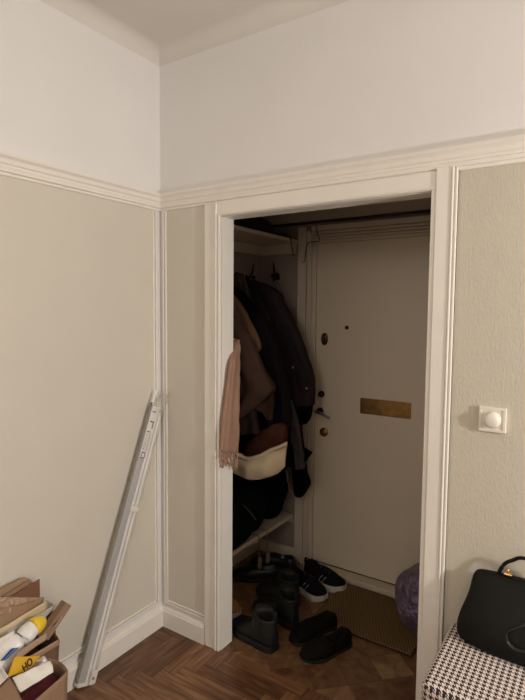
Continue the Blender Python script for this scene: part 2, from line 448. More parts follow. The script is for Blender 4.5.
# ------------------------------------------------------------------ dimmer switch on the right wall
PLAST = mat('white plastic', (236, 228, 214), 0.35, var=0.01)
a, c = onY(479.5, 406, 0), onY(507.5, 433.5, 0)
sx0, sx1, sz0, sz1 = 1.392, 1.471, 1.131, 1.209
sc_ = Vector(((sx0 + sx1) / 2, 0, (sz0 + sz1) / 2))
sw = thing('dimmer_switch', 'white square dimmer switch with round knob on the relief wallpaper', 'light switch', (sc_.x, 0, sc_.z))
b = NB(); fw = 0.009
for q in ((sx0, sx1, sz0, sz0 + fw), (sx0, sx1, sz1 - fw, sz1), (sx0, sx0 + fw, sz0 + fw, sz1 - fw), (sx1 - fw, sx1, sz0 + fw, sz1 - fw)):
    box(b, q[0], q[1], -0.013, -0.001, q[2], q[3])
link('frame', b, PLAST, sw, bevel=0.0015)
link('plate', box(NB(), sx0 + fw, sx1 - fw, -0.010, -0.001, sz0 + fw, sz1 - fw), PLAST, sw, bevel=0.001)
link('knob', lathe(NB(), [(0.026, 0.008), (0.026, 0.012), (0.024, 0.013), (0.0235, 0.025), (0.020, 0.029), (0.012, 0.031), (0.002, 0.0315)], sc_, (0, -1, 0)), PLAST, sw, smooth=True)

# ------------------------------------------------------------------ houndstooth bench and black handbag
HOUND = houndstooth_mat('black and white houndstooth wool', 0.0168)
bx0, bx1, by0, by1, bz = 1.333, 2.35, -0.372, -0.006, 0.487
bench = thing('bench', 'upholstered bench in black and white houndstooth against the right wall', 'bench', ((bx0 + bx1) / 2, (by0 + by1) / 2, 0))
def uvbox(bm, x0, x1, y0, y1, z0, z1, r=0.02):
    """cushion block with rounded top edges and planar uv in metres"""
    uvl = bm.loops.layers.uv.new('UVMap')
    def ring(ins, z): 
        pts = []; rr = max(0.03 - ins, 0.006)
        for (cx_, cy_, a0) in ((x1 - ins - rr, y1 - ins - rr, 0), (x0 + ins + rr, y1 - ins - rr, 90), (x0 + ins + rr, y0 + ins + rr, 180), (x1 - ins - rr, y0 + ins + rr, 270)):
            for k in range(5):
                t = math.radians(a0 + 90 * k / 4); pts.append(Vector((cx_ + rr * math.cos(t), cy_ + rr * math.sin(t), z)))
        return pts
    rs = [ring(0.004, z0), ring(0, z0 + 0.006)] + [ring(r * (1 - math.cos(PI / 2 * k / 5)), z1 - r + r * math.sin(PI / 2 * k / 5)) for k in range(6)]
    rings(bm, rs)
    bmesh.ops.recalc_face_normals(bm, faces=bm.faces)
    for f in bm.faces:
        n = f.normal
        for lp in f.loops:
            p = lp.vert.co
            if abs(n.z) > 0.6: u = (p.x, p.y)
            elif abs(n.y) > abs(n.x): u = (p.x, p.z - z1 + y0)
            else: u = (p.z - z1 + x0, p.y)
            lp[uvl].uv = u
    return bm
link('seat_cushion', uvbox(NB(), bx0, bx1, by0, by1, 0.36, bz), HOUND, bench)
link('base', uvbox(NB(), bx0 + 0.004, bx1 - 0.004, by0 + 0.004, by1 - 0.004, 0.10, 0.357, 0.006), HOUND, bench)
DKW = mat('dark stained wood', (52, 34, 24), 0.45, var=0.2, vscale=20)
for x in (bx0 + 0.05, bx1 - 0.05):
    for y in (by0 + 0.05, by1 - 0.04):
        link('leg', lathe(NB(), [(0.013, 0), (0.02, 0.102)], (x, y, 0), (0, 0, 1), seg=14), DKW, bench, smooth=True)

LEATH = mat('black grained leather', (13, 12, 9), 0.5, var=0.15, vscale=30, bump=0.15, bscale=500, bdist=0.0006, spec=0.22)
GOLD = mat('polished gold metal', (240, 204, 140), 0.25, 1.0)

hb = thing('handbag', 'black leather handbag with gold clasp standing on the houndstooth bench', 'handbag', (1.62, -0.075, bz))
def sup(cx_, cy_, a, b_, z, n=40, e=2.6):
    out = []
    for k in range(n):
        t = 2 * PI * k / n; c_, s_ = math.cos(t), math.sin(t)
        out.append(Vector((cx_ + a * math.copysign(abs(c_) ** (2 / e), c_), cy_ + b_ * math.copysign(abs(s_) ** (2 / e), s_), z)))
    return out
rs = []
for z, a, b_, cy_ in ((0.0, 0.235, 0.058, -0.078), (0.003, 0.25, 0.068, -0.078), (0.02, 0.258, 0.070, -0.078), (0.05, 0.257, 0.068, -0.076), (0.09, 0.246, 0.06, -0.07), (0.125, 0.232, 0.05, -0.062), (0.16, 0.225, 0.038, -0.052), (0.19, 0.222, 0.028, -0.045), (0.207, 0.212, 0.018, -0.041), (0.214, 0.198, 0.010, -0.039)):
    rs.append(sup(1.62, cy_, a, b_, bz + z))
link('bag_body', rings(NB(), rs), LEATH, hb, smooth=True, sub=1)
p = onY(508, 574, -0.045)
cl = link('clasp', obox(NB(), p, (1, 0, 0), (0, 1, 0), (0, 0, 1), 0.024, 0.016, 0.007), GOLD, hb, bevel=0.002)
link('turn_pin', lathe(NB(), [(0.003, 0), (0.003, 0.005), (0.0045, 0.006), (0.003, 0.011), (0.001, 0.012)], p + Vector((0, 0, 0.004)), (0, 0, 1), seg=12), GOLD, cl, smooth=True)
h0 = onY(499, 571, -0.04); 
hp = smooth_path([h0 + Vector((-0.004, 0, -0.014)), onY(504, 564.5, -0.04), onY(512, 560.5, -0.042), onY(525, 558.5, -0.046), h0 + Vector((0.155, -0.006, 0.045)), h0 + Vector((0.20, -0.004, -0.012))], 8)
link('handle', tube(NB(), hp, 0.0058, 8), LEATH, hb, smooth=True)
a_ = onY(506, 632, -0.155); 
hp = smooth_path([onY(529, 622, -0.145), onY(522, 625.5, -0.150), onY(513, 629, -0.152), onY(507, 632, -0.152), onY(507, 640, -0.152), onY(511, 646, -0.155), onY(518, 650, -0.158), onY(530, 652, -0.160)], 6)
link('shoulder_strap', tube(NB(), hp, 0.0065, 8, 0.5), mat('dark olive leather strap', (30, 29, 22), 0.45), hb, smooth=True)
# ------------------------------------------------------------------ wrapped rail leaning on the left wall
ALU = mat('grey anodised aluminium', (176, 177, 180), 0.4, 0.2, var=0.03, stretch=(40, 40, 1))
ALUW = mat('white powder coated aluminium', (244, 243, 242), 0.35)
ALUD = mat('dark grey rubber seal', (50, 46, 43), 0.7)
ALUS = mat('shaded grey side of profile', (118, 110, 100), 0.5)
CLIPP = mat('white translucent plastic', (236, 230, 222), 0.3, alpha=0.95)
FILM = mat('clear polythene film', (235, 228, 215), 0.18, alpha=0.22, bump=0.4, bscale=25, bdist=0.006, spec=0.9)
FILM2 = mat('crumpled clear polythene film', (235, 228, 215), 0.15, alpha=0.24, bump=1.0, bscale=40, bdist=0.01, spec=1.0)
INK = mat('black print', (40, 38, 40), 0.7)
LABEL = mat('white paper label', (232, 228, 226), 0.6)
t0 = Vector((0.026, -0.488, 0.0)); t1 = Vector((0.018, -0.056, 1.078))
ax = (t1 - t0).normalized(); TLN = (t1 - t0).length
nx_ = Vector((1, 0, 0)); sd = ax.cross(nx_).normalized()      # sd: along the wall, towards the corner
if sd.y < 0: sd = -sd
nn = sd.cross(ax).normalized()
if nn.x < 0: nn = -nn
def tp(l, s_, h): return t0 + ax * l + sd * s_ + nn * h
tu = thing('curtain_rail', 'long grey and white aluminium rail in clear wrap leaning on the left wall', 'rail', t0 + ax * 0.01)
def bar(bm, s0, s1, h0, h1, l0, l1):
    c = tp((l0 + l1) / 2, (s0 + s1) / 2, (h0 + h1) / 2)
    return obox(bm, c, sd, nn, ax, s1 - s0, h1 - h0, l1 - l0)
Z0 = 0.012
link('shaded_side', bar(NB(), -0.037, -0.0342, 0.003, 0.016, Z0, TLN), ALUS, tu, bevel=0.001)  # thin strip over the profile's side, its shade put into a darker grey
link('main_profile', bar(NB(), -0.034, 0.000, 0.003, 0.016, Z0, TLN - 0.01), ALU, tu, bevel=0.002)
link('white_profile', bar(NB(), 0.000, 0.012, 0.003, 0.020, Z0, TLN - 0.01), ALUW, tu, bevel=0.001)
link('seal_strip', bar(NB(), 0.012, 0.020, 0.003, 0.009, Z0, TLN - 0.02), ALUD, tu)
link('edge_profile', bar(NB(), 0.020, 0.034, 0.003, 0.018, Z0, TLN - 0.05), ALUW, tu, bevel=0.001)
link('top_strip', bar(NB(), -0.034, -0.026, 0.004, 0.014, TLN - 0.05, TLN + 0.055), ALUW, tu, bevel=0.001)
b = NB(); bar(b, -0.038, 0.038, -0.002, 0.024, 0.004, 0.018); bar(b, 0.008, 0.040, 0.0, 0.036, 0.010, 0.062)
eb = link('end_bracket', b, CLIPP, tu, bevel=0.003)
link('bracket_screw', lathe(NB(), [(0.005, 0), (0.005, 0.003), (0.001, 0.0035)], tp(0.036, 0.018, 0.036), nn, seg=12), STEEL, eb)
b = NB(); bar(b, -0.010, 0.026, 0.016, 0.036, 0.686, 0.712); bar(b, 0.014, 0.042, 0.016, 0.028, 0.691, 0.707)
link('clip', b, CLIPP, tu, bevel=0.004)
b = bar(NB(), -0.033, 0.012, 0.0202, 0.0212, TLN - 0.245, TLN - 0.015)
for (s0, s1, l0, l1) in ((-0.028, -0.006, 0.022, 0.027), (-0.028, -0.002, 0.066, 0.072), (-0.008, -0.002, 0.072, 0.098), (-0.030, -0.010, 0.112, 0.117),
                         (-0.028, -0.004, 0.205, 0.210), (-0.028, -0.024, 0.210, 0.228), (-0.008, -0.004, 0.210, 0.228), (-0.028, -0.004, 0.228, 0.232)):
    bar(b, s0, s1, 0.0212, 0.0216, TLN - 0.015 - l1, TLN - 0.015 - l0)
r_ = random.Random(4)
for q in range(14):
    l0 = 0.124 + q * 0.0055
    bar(b, -0.030, -0.030 + r_.uniform(0.008, 0.014), 0.0212, 0.0215, TLN - 0.015 - l0 - 0.0016, TLN - 0.015 - l0)
    bar(b, -0.011, -0.011 + r_.uniform(0.008, 0.014), 0.0212, 0.0215, TLN - 0.015 - l0 - 0.0016, TLN - 0.015 - l0)
for i_, f in enumerate(b.faces): f.material_index = 0 if i_ < 6 else 1
lab = link('label', b, [LABEL, INK], tu)
b = NB(); rs = []
for k in range(40):
    l = 0.02 + (TLN - 0.04) * k / 39
    w_ = 0.058 + 0.004 * math.sin(k * 1.3); rs.append([tp(l, s_, h_) for s_, h_ in ((-0.040, 0.001), (-0.040, 0.019), (-0.02, 0.024), (0.020, 0.025), (w_, 0.010), (w_ + 0.002, 0.002))])
link('wrap_film', rings(b, rs, cap=False), FILM, tu, smooth=True)
b = NB(); rs = []
for k in range(11):
    l = TLN - 0.035 + 0.11 * k / 10; g = k / 10
    ring_ = []
    for q in range(18):
        a_ = 2 * PI * q / 18
        p = tp(l, 0.010 + 0.034 * g + (0.040 - 0.012 * g) * math.cos(a_), 0.004 + (0.026 - 0.012 * g) * math.sin(a_))
        w_ = noise.noise(p * 45) * 0.020 * (0.4 + g); ring_.append(p + nn * w_ + sd * noise.noise(p * 60 + Vector((5, 0, 0))) * 0.010)
    for p in ring_: p.x = max(p.x + 0.030 * g * g, 0.004); p.y = min(p.y, -0.014)
    rs.append(ring_)
link('film_end', rings(b, rs, cap=False), FILM2, tu, smooth=True)

# ------------------------------------------------------------------ bags of paper and packaging in the lower left corner
KRAFT = mat('brown kraft paper', (152, 122, 96), 0.8, var=0.08, vscale=9, bump=0.35, bscale=22, bdist=0.006)
KRAFTD = mat('darker brown kraft paper', (122, 92, 72), 0.8, var=0.12, vscale=14, bump=0.5, bscale=26, bdist=0.008)
KRAFTL = mat('pale crumpled packing paper', (172, 144, 118), 0.8, var=0.10, vscale=12, bump=0.5, bscale=30, bdist=0.006)
CARD = mat('brown corrugated cardboard', (148, 118, 94), 0.85, var=0.08, vscale=16, bump=0.2, bscale=120)
CARDD = mat('dark inner cardboard', (122, 86, 62), 0.85, var=0.06, vscale=10)
PAPERW = mat('white paper', (232, 226, 216), 0.7, var=0.03, bump=0.3, bscale=30, bdist=0.004)
PAPERG = mat('pale grey board', (190, 182, 172), 0.7, var=0.05)
MAROON = mat('dark red fabric', (92, 24, 38), 0.8, var=0.35, vscale=60)
YEL = mat('yellow printed card', (232, 182, 48), 0.5, var=0.04)
YCAP = mat('glossy yellow plastic', (245, 206, 50), 0.3)
WPL = mat('glossy white plastic bottle', (238, 236, 232), 0.28)
BLUE = mat('blue printed label', (32, 66, 128), 0.4)

def open_bag(name_part, root, x0, x1, y0, y1, z1, m, amp, seed, skew=0.0, shear=0.0):
    """paper carrier bag: four creased sides and a floor in one mesh"""
    bm = NB(); e = 0.012
    sheet(bm, (x1, y0, z1), (x1, y1, z1), (x1 - e, y1 - e, 0.003), (x1 - e, y0 + e, 0.003), 14, 16, 0.002, amp, 9, seed)
    sheet(bm, (x0, y1, z1 + skew), (x0, y0, z1 + skew), (x0 + e, y0 + e, 0.003), (x0 + e, y1 - e, 0.003), 14, 16, 0.002, amp, 9, seed + 3)
    sheet(bm, (x1, y1, z1), (x0, y1, z1 + skew), (x0 + e, y1 - e, 0.003), (x1 - e, y1 - e, 0.003), 8, 16, 0.002, amp, 9, seed + 5, bow=-0.012)
    sheet(bm, (x0, y0, z1 + skew), (x1, y0, z1), (x1 - e, y0 + e, 0.003), (x0 + e, y0 + e, 0.003), 8, 16, 0.002, amp, 9, seed + 7, bow=-0.012)
    box(bm, x0 + e, x1 - e, y0 + e, y1 - e, 0.001, 0.005)
    for v in bm.verts: v.co.x += (y1 - v.co.y) * shear
    return link(name_part, bm, m, root, smooth=True)
# tall bag against the wall
bagb = thing('paper_bag', 'tall creased dark brown paper bag against the left wall holding the white bottle', 'paper bag', (0.10, -0.83, 0), 'paper bags by the left wall')
open_bag('bag_body', bagb, 0.050, 0.168, -1.03, -0.680, 0.346, KRAFTD, 0.006, 2.0, 0.015)
pa, pb = Vector((0.153, -0.70, 0.352)), onZ(18, 655, 0.395)
link('rim_fold', sheet(NB(), Vector((0.172, -0.684, 0.354)), Vector((0.172, -0.99, 0.354)), Vector((0.172, -0.99, 0.332)), Vector((0.172, -0.684, 0.332)), 10, 3, 0.003, 0.003, 14, 8), KRAFTL, bagb, smooth=True)
tag(link('paper_strip', tube(NB(), smooth_path([onX(47, 636, 0.178), onX(36, 643, 0.180), onX(25, 651, 0.184), onX(17, 658, 0.190)], 5), 0.011, 8, 0.15, up=(1, 0, 0.3)), KRAFTL, smooth=True), 'narrow pale brown paper strip lying across the rim below the white bottle', 'paper')
# low bag in front
baga = thing('paper_bag', 'light brown paper bag in front with dark red fabric in its open top', 'paper bag', (0.24, -0.90, 0), 'paper bags by the left wall')
open_bag('bag_body', baga, 0.182, 0.300, -1.06, -0.742, 0.325, KRAFT, 0.005, 6.0, 0.0, 0.22)
link('handle', tube(NB(), smooth_path([(0.200, -0.77, 0.29), (0.203, -0.775, 0.325), (0.215, -0.82, 0.338), (0.232, -0.90, 0.33), (0.236, -0.92, 0.29)], 6), 0.011, 8, 0.2, up=(1, 0, 0)), KRAFTL, baga, smooth=True)
b = NB(); rs = []
for k in range(9):
    y = -1.045 + 0.29 * k / 8
    rs.append([Vector((0.241 + 0.22 * (-0.742 - y) + 0.046 * math.cos(a_), y, 0.245 + 0.055 * math.sin(a_) + 0.012 * noise.noise(Vector((k * 0.7, a_ * 2, 0))))) for a_ in [2 * PI * q / 20 for q in range(20)]])
tag(link('folded_cloth', rings(b, rs), MAROON, smooth=True), 'dark red cloth stuffed inside the light brown front bag', 'cloth')

def slab(name, pts, th, m, label, cat, amp=0.0, nx=10, ny=10, fs=12, seed=0.0, bow=0.0, group=None, ridge=False):
    return tag(link(name, sheet(NB(), *pts, nx, ny, th, amp, fs, seed, bow, ridge), m, smooth=amp > 0 or bow != 0), label, cat, group)
# cardboard pieces at the back
cb = thing('cardboard_box', 'flattened brown cardboard box standing at the back of the pile', 'cardboard', onX(20, 590, 0.03))
q = [onX(-6, 592, 0.026), onX(23, 577.5, 0.026), onX(30, 578.5, 0.026), onX(31, 604, 0.026), onX(-6, 625, 0.026)]
ca_, cb_ = onX(-10, 594, 0.02), onX(24, 577.5, 0.02)
link('panel', sheet(NB(), ca_, cb_, Vector((0.02, cb_.y, 0.002)), Vector((0.02, ca_.y, 0.002)), 4, 4, 0.005), CARD, cb)
link('fold_edge', sheet(NB(), onX(-10, 594, 0.026), onX(24, 577.2, 0.026), onX(29.5, 578.2, 0.034), onX(-4, 599.5, 0.034), 4, 2, 0.004), KRAFT, cb)
link('flap', sheet(NB(), onX(-4, 600.0, 0.034), onX(29.5, 579.0, 0.034), onX(29.5, 583.5, 0.034), onX(-4, 612, 0.034), 4, 2, 0.003), CARD, cb)
slab('cardboard_flap', [onX(-2, 604, 0.041), onX(39.3, 579, 0.041), Vector((0.041, onX(39.3, 579, 0.041).y, 0.002)), Vector((0.041, onX(-2, 604, 0.041).y, 0.002))], 0.004, CARDD, 'dark brown cardboard flap with a slanted top edge behind the crumpled paper', 'cardboard')
# crumpled packing paper in a folded bag
wad = thing('packing_paper', 'brown paper bag crumpled along its top edge behind the white bottle', 'paper', onX(20, 620, 0.07))
link('crumpled_top', sheet(NB(), onX(-8, 597, 0.050), onX(45, 597, 0.050), onX(42, 606, 0.066), onX(-8, 616, 0.072), 70, 20, 0.002, 0.010, 42, 3, ridge=True), KRAFTL, wad, smooth=True)
link('smooth_side', sheet(NB(), onX(-8, 610, 0.070), onX(44, 599.5, 0.064), onX(40, 618, 0.074), onX(-8, 640, 0.078), 14, 8, 0.002, 0.008, 12, 9), KRAFT, wad, smooth=True)
slab('cream_paper', [onX(-8, 634, 0.086), onX(47.5, 600, 0.076), onX(47, 612, 0.078), onX(-8, 652, 0.088)], 0.0015, mat('cream paper', (206, 186, 150), 0.75), 'cream paper sheet edging the crumpled brown paper', 'paper', 0.003, 14, 4, 14, 2)
slab('grey_board', [onX(2, 634, 0.092), onX(53, 606, 0.082), onX(52, 622, 0.084), onX(2, 650, 0.094)], 0.002, PAPERG, 'grey board sheet between the cream paper and the bottle', 'board')
slab('white_leaflet', [onX(-6, 642, 0.124), onX(14.5, 630.5, 0.124), onX(15, 640, 0.124), onX(-6, 662, 0.124)], 0.0015, PAPERW, 'small white leaflet at the left edge beside the white bottle', 'paper', 0.003, 6, 4, 20, 4)
# long cardboard strip
def strip(px0, px1, wpx, x, th, m):
    pass
st = thing('cardboard_strip', 'long brown cardboard strip sticking out of the pile towards the wall corner', 'cardboard', onX(45, 635, 0.13))
link('strip', sheet(NB(), onX(62.5, 600.5, 0.092), onX(71, 605.5, 0.094), onX(48, 640, 0.124), onX(37, 636, 0.102), 4, 8, 0.007), CARD, st)
link('edge_face', sheet(NB(), onX(62, 600, 0.098), onX(65.5, 602.2, 0.099), onX(41, 638, 0.109), onX(36, 635, 0.108), 2, 8, 0.004), KRAFTD, st)
link('tape', sheet(NB(), onX(64.5, 613.5, 0.100), onX(66, 612, 0.099), onX(57, 625, 0.105), onX(55, 626, 0.128), 2, 2, 0.002), PAPERG, st)
slab('dark_board', [onX(47, 616, 0.088), onX(54, 610.5, 0.086), onX(56, 640, 0.088), onX(38, 644, 0.092)], 0.003, mat('dark brown board', (74, 56, 46), 0.8), 'dark board edge showing behind the long cardboard strip', 'board')
# bottle with bent neck and yellow cap
def P(px, py, x): return onX(px, py, x)
bt = thing('cleaner_bottle', 'white bent neck cleaner bottle with yellow cap and blue label', 'bottle', P(10, 660, 0.16))
pth = smooth_path([P(-10, 676, 0.124), P(1, 663, 0.124), P(10, 651, 0.124), P(17, 643, 0.124), P(21, 639.5, 0.124)], 5)
rr = []
for i in range(len(pth)):
    t = i / (len(pth) - 1); rr.append(0.036 if t < 0.75 else 0.036 - 0.020 * ((t - 0.75) / 0.25) ** 1.6)
link('bottle_body', tube(NB(), pth, rr, 20), WPL, bt, smooth=True)
hd_ = smooth_path([P(20, 641, 0.128), P(24, 638.5, 0.128), P(27, 634, 0.128), P(30, 630.5, 0.128), P(33.5, 627, 0.128)], 5)
hr = [0.012, 0.014, 0.018, 0.022, 0.0255, 0.028, 0.029, 0.030, 0.030, 0.030, 0.0298, 0.0296, 0.0292, 0.0286, 0.028, 0.0275, 0.027, 0.0265, 0.026, 0.0258, 0.0255]
link('bottle_neck', tube(NB(), hd_, [hr[min(i, 20)] * 1.1 for i in range(len(hd_))], 20), WPL, bt, smooth=True)
link('spout', tube(NB(), smooth_path([P(28, 637, 0.140), P(31, 636, 0.144), P(33.5, 634.5, 0.146)], 4), [0.014] * 5 + [0.013, 0.012, 0.010, 0.006], 14), WPL, bt, smooth=True)
cpth = [P(33.0, 627.4, 0.128).lerp(P(45.5, 619.5, 0.124), k / 9) for k in range(10)]
link('cap', tube(NB(), cpth, [0.029, 0.030, 0.0295, 0.0285, 0.027, 0.025, 0.0225, 0.019, 0.014, 0.005], 20), YCAP, bt, smooth=True)
link('blue_label', sheet(NB(), P(11.5, 648.5, 0.158), P(19, 647.5, 0.162), P(5, 660.5, 0.164), P(0, 661, 0.160), 4, 6, 0.001, bow=0.002), BLUE, bt)
# torn rim strip of the tall bag lies over; yellow pack with letters
yb = thing('yellow_pack', 'yellow card pack lettered HO lying on the pile below the bottle', 'packet', P(27, 662, 0.2))
YA = [P(15, 657.0, 0.190), P(40, 656.0, 0.178), P(35, 668.5, 0.206), P(8, 677.5, 0.220)]
link('pack_front', sheet(NB(), *YA, 10, 6, 0.010, 0.0), YEL, yb, bevel=0.002)
nY = (YA[1] - YA[0]).cross(YA[3] - YA[0]).normalized()
if nY.dot(Vector(CAM) - YA[0]) < 0: nY = -nY
up_ = (P(27.5, 664, 0.2) - P(20.5, 671.5, 0.21)); 
def letters(txt, origin, xdir, ydir, size, m, parent, name='lettering', ext=0.0006):
    c = bpy.data.curves.new('txt', 'FONT'); c.body = txt; c.size = size; c.extrude = ext; c.align_x = 'CENTER'; c.align_y = 'CENTER'; c.offset = size * 0.02
    t = bpy.data.objects.new('txt', c); COL.objects.link(t)
    bpy.context.view_layer.update()
    me = bpy.data.meshes.new_from_object(t.evaluated_get(bpy.context.evaluated_depsgraph_get()))
    bpy.data.objects.remove(t); 
    X = Vector(xdir).normalized(); Z = X.cross(Vector(ydir)).normalized(); Y = Z.cross(X)
    for v in me.vertices: v.co = Vector(origin) + X * v.co.x + Y * v.co.y + Z * v.co.z
    me.name = name; me.materials.clear(); me.materials.append(m)
    o = bpy.data.objects.new(name, me); COL.objects.link(o); adopt(o, parent); return o
cen = (YA[0] + YA[1] + YA[2] + YA[3]) / 4 + nY * 0.0062 + (YA[2] - YA[0]) * 0.06
xd = (P(27.5, 664, 0.2) - P(20.5, 671.5, 0.215)); xd -= nY * xd.dot(nY)
letters('HO', cen, xd, nY.cross(xd), 0.030, INK, yb)
slab('foil_wrapper', [P(36, 661, 0.204), P(44, 655.5, 0.198), P(48, 660, 0.202), P(42, 667, 0.212)], 0.002, mat('pale silver foil', (206, 200, 192), 0.35, 0.3), 'small crumpled pale wrapper at the end of the yellow pack', 'wrapper', 0.006, 10, 10, 60, 3)
slab('white_sheet', [onZ(12, 678, 0.375), onZ(50.0, 660.5, 0.365), onZ(53.5, 672, 0.345), onZ(21, 692, 0.345)], 0.0015, PAPERW, 'folded white paper sheet lying over the light brown front bag', 'paper', 0.009, 20, 12, 30, 6)
fl = thing('brown_paper', 'plain brown paper flap at the lower left with a printed white slip above', 'paper', onZ(8, 690, 0.42))
link('flap', sheet(NB(), onZ(-10, 695, 0.42), onZ(9, 677, 0.41), onZ(24, 703, 0.40), onZ(-10, 730, 0.42), 8, 8, 0.002, 0.003, 12, 5), KRAFT, fl, smooth=True)
sl = tag(link('printed_slip', sheet(NB(), onZ(-8, 668, 0.425), onZ(0.5, 665.5, 0.425), onZ(8.5, 676.5, 0.418), onZ(-3, 688, 0.428), 4, 4, 0.0012), PAPERW), 'white printed slip at the left edge above the brown paper flap', 'paper')
b = NB()
for k in range(6):
    a_ = onZ(-1 + k * 1.0, 670.5 + k * 1.6, 0.4262); c_ = onZ(2.0 + k * 1.0, 668.5 + k * 1.5, 0.4258)
    sheet(b, a_, c_, c_ + Vector((0.0015, -0.0015, 0)), a_ + Vector((0.0015, -0.0015, 0)), 1, 1, 0.0006)
link('lettering', b, mat('grey violet print', (120, 112, 140), 0.7), sl)
# ------------------------------------------------------------------ shelves, hooks and what lies on them
SHELF = mat('cream shelf paint', (196, 182, 162), 0.5, var=0.03)
up = thing('wall_shelf', 'cream upper shelf in the entry under the ceiling with a black hat on it', 'shelf', (XL + 0.13, 0.5, 1.897))
link('board', box(NB(), XL, 0.197, WT + 0.006, YB - 0.001, 1.897, 1.917), SHELF, up, bevel=0.002)
b = NB(); box(b, XL, XL + 0.02, WT + 0.006, YB - 0.02, 1.838, 1.896); box(b, XL, 0.19, YB - 0.02, YB - 0.001, 1.838, 1.896)
link('cleat', b, SHELF, up, bevel=0.002)
lo = thing('wall_shelf', 'cream lower shelf in the entry above the shoes on the floor', 'shelf', (XL + 0.13, 0.5, 0.27))
link('board', box(NB(), XL, 0.197, WT + 0.006, YB - 0.018, 0.270, 0.292), SHELF, lo, bevel=0.002)
b = NB(); box(b, XL, XL + 0.02, WT + 0.006, YB - 0.02, 0.225, 0.269); box(b, 0.15, 0.19, YB - 0.02, YB - 0.001, 0.236, 0.269)
link('cleat', b, SHELF, lo, bevel=0.002)

FELT = mat('black felt', (13, 12, 14), 0.95, var=0.2, vscale=20)
def blob(bm, c, rx, ry, rz, yaw=0.0, amp=0.0, fs=10, seed=0.0, nu=28, nv=16, flat=None, e=2.0):
    c = Vector(c); rs = []
    for j in range(nv + 1):
        ph = -PI / 2 + PI * j / nv; cz = math.sin(ph); cr_ = max(abs(math.cos(ph)), 1e-3) ** (2 / e)
        row = []
        for i in range(nu):
            t = 2 * PI * i / nu
            p = Vector((rx * cr_ * math.cos(t), ry * cr_ * math.sin(t), rz * math.copysign(abs(cz) ** (2 / e), cz)))
            k = 1 + amp * noise.noise(p * fs + Vector((seed, seed, seed)))
            p *= k
            q = Vector((p.x * math.cos(yaw) - p.y * math.sin(yaw), p.x * math.sin(yaw) + p.y * math.cos(yaw), p.z)) + c
            if flat is not None and q.z < flat: q.z = flat
            row.append(q)
        rs.append(row)
    return rings(bm, rs)
hc = Vector((0.094, 0.545, 1.918))
hat = thing('hat', 'black hat lying on the upper entry shelf', 'hat', hc)
link('crown', blob(NB(), hc + Vector((0, 0, 0.035)), 0.095, 0.215, 0.062, 0.0, 0.25, 9, 3, flat=1.922, e=2.6), FELT, hat, smooth=True)
link('brim', blob(NB(), hc + Vector((0.0, 0.03, 0.012)), 0.100, 0.225, 0.011, 0.0, 0.1, 9, 5, flat=1.9175), FELT, hat, smooth=True)
b = NB(); r_ = random.Random(11); cpts = []
for k in range(26):
    cpts.append(Vector((0.11 + 0.05 * math.cos(k * 1.7) * r_.uniform(0.6, 1), 0.865 + 0.035 * math.sin(k * 1.7) * r_.uniform(0.6, 1), 1.9225 + 0.0012 * k)))
e1 = onX(290.5, 239.5, 0.205)
cpts += [Vector((0.18, e1.y, 1.928)), Vector((0.204, e1.y, 1.920)), onX(291.5, 246, 0.207), onX(293.5, 256, 0.207)]
tag(link('cable', tube(b, smooth_path(cpts, 3), 0.0028, 6), mat('black cable rubber', (30, 26, 25), 0.5), smooth=True), 'tangled black cable on the upper shelf with one end hanging down', 'cable')
tag(link('cable', tube(NB(), smooth_path([onY(316, 226, 0.875), onY(317, 232, 0.875), onY(319.5, 240.5, 0.876), onY(315, 241.5, 0.882), onY(309, 242.5, 0.885), onY(306.5, 247, 0.892), onY(305.5, 254, 0.893), onY(304.5, 261.5, 0.893), onY(302.5, 262, 0.895)], 5), 0.0022, 6), CORD, smooth=True),
    'thin brown cable hanging from the pipe over the front door casing', 'cable')
jb = onY(289, 214, 0.88)
tag(link('junction_box', box(NB(), onY(284, 214, 0.89).x, onY(291, 214, 0.89).x, 0.87, 0.899, onY(288, 222, 0.89).z, onY(288, 207, 0.89).z), ENTRYW, bevel=0.003), 'small pale box on the wall above the pipe', 'box')

def coat_hook(label, p, d, tilt):
    """p on the wall, d out of the wall"""
    d = Vector(d); t = thing('coat_hook', label, 'coat hook', p, 'black coat hooks in the entry')
    sdv = d.cross(Vector((0, 0, 1)))
    link('back_plate', lathe(NB(), [(0.015, -0.001), (0.015, 0.004), (0.006, 0.008), (0.001, 0.008)], p, d, sx=0.8, sy=1.6, upv=(0, 0, 1)), BLACKM, t, smooth=True)
    link('upper_prong', tube(NB(), smooth_path([p + d * 0.006, p + d * 0.030 + Vector((0, 0, 0.010)), p + d * 0.042 + Vector((0, 0, 0.04)) + sdv * tilt * 0.5, p + d * 0.046 + Vector((0, 0, 0.085)) + sdv * tilt], 6), [0.007] * 6 + [0.006] * 7 + [0.005 - 0.0005 * k for k in range(6)], 8), BLACKM, t, smooth=True)
    link('lower_prong', tube(NB(), smooth_path([p + d * 0.006, p + d * 0.024 + Vector((0, 0, -0.018)), p + d * 0.045 + Vector((0, 0, -0.016)), p + d * 0.055 + Vector((0, 0, 0.006))], 6), 0.006, 8), BLACKM, t, smooth=True)
    link('ball', blob(NB(), p + d * 0.055 + Vector((0, 0, 0.006)), 0.012, 0.012, 0.011, nu=12, nv=8), BLACKM, t, smooth=True)
hk2 = onY(278, 277, YB); coat_hook('black coat hook on the back wall, the right one, with white cords on it', Vector((hk2.x, YB, hk2.z)), (0, -1, 0), 0.004)
hk1 = onX(241, 273, XL); coat_hook('black coat hook on the side wall, the left one, over the tan hood', Vector((XL, 0.775, 1.695)), (1, 0, 0), -0.01)
CORDW = mat('off white cord', (176, 160, 140), 0.8)
lan = thing('lanyard', 'off white cord loop with a small tag hanging on the right coat hook', 'lanyard', hk2)
hy = YB - 0.045
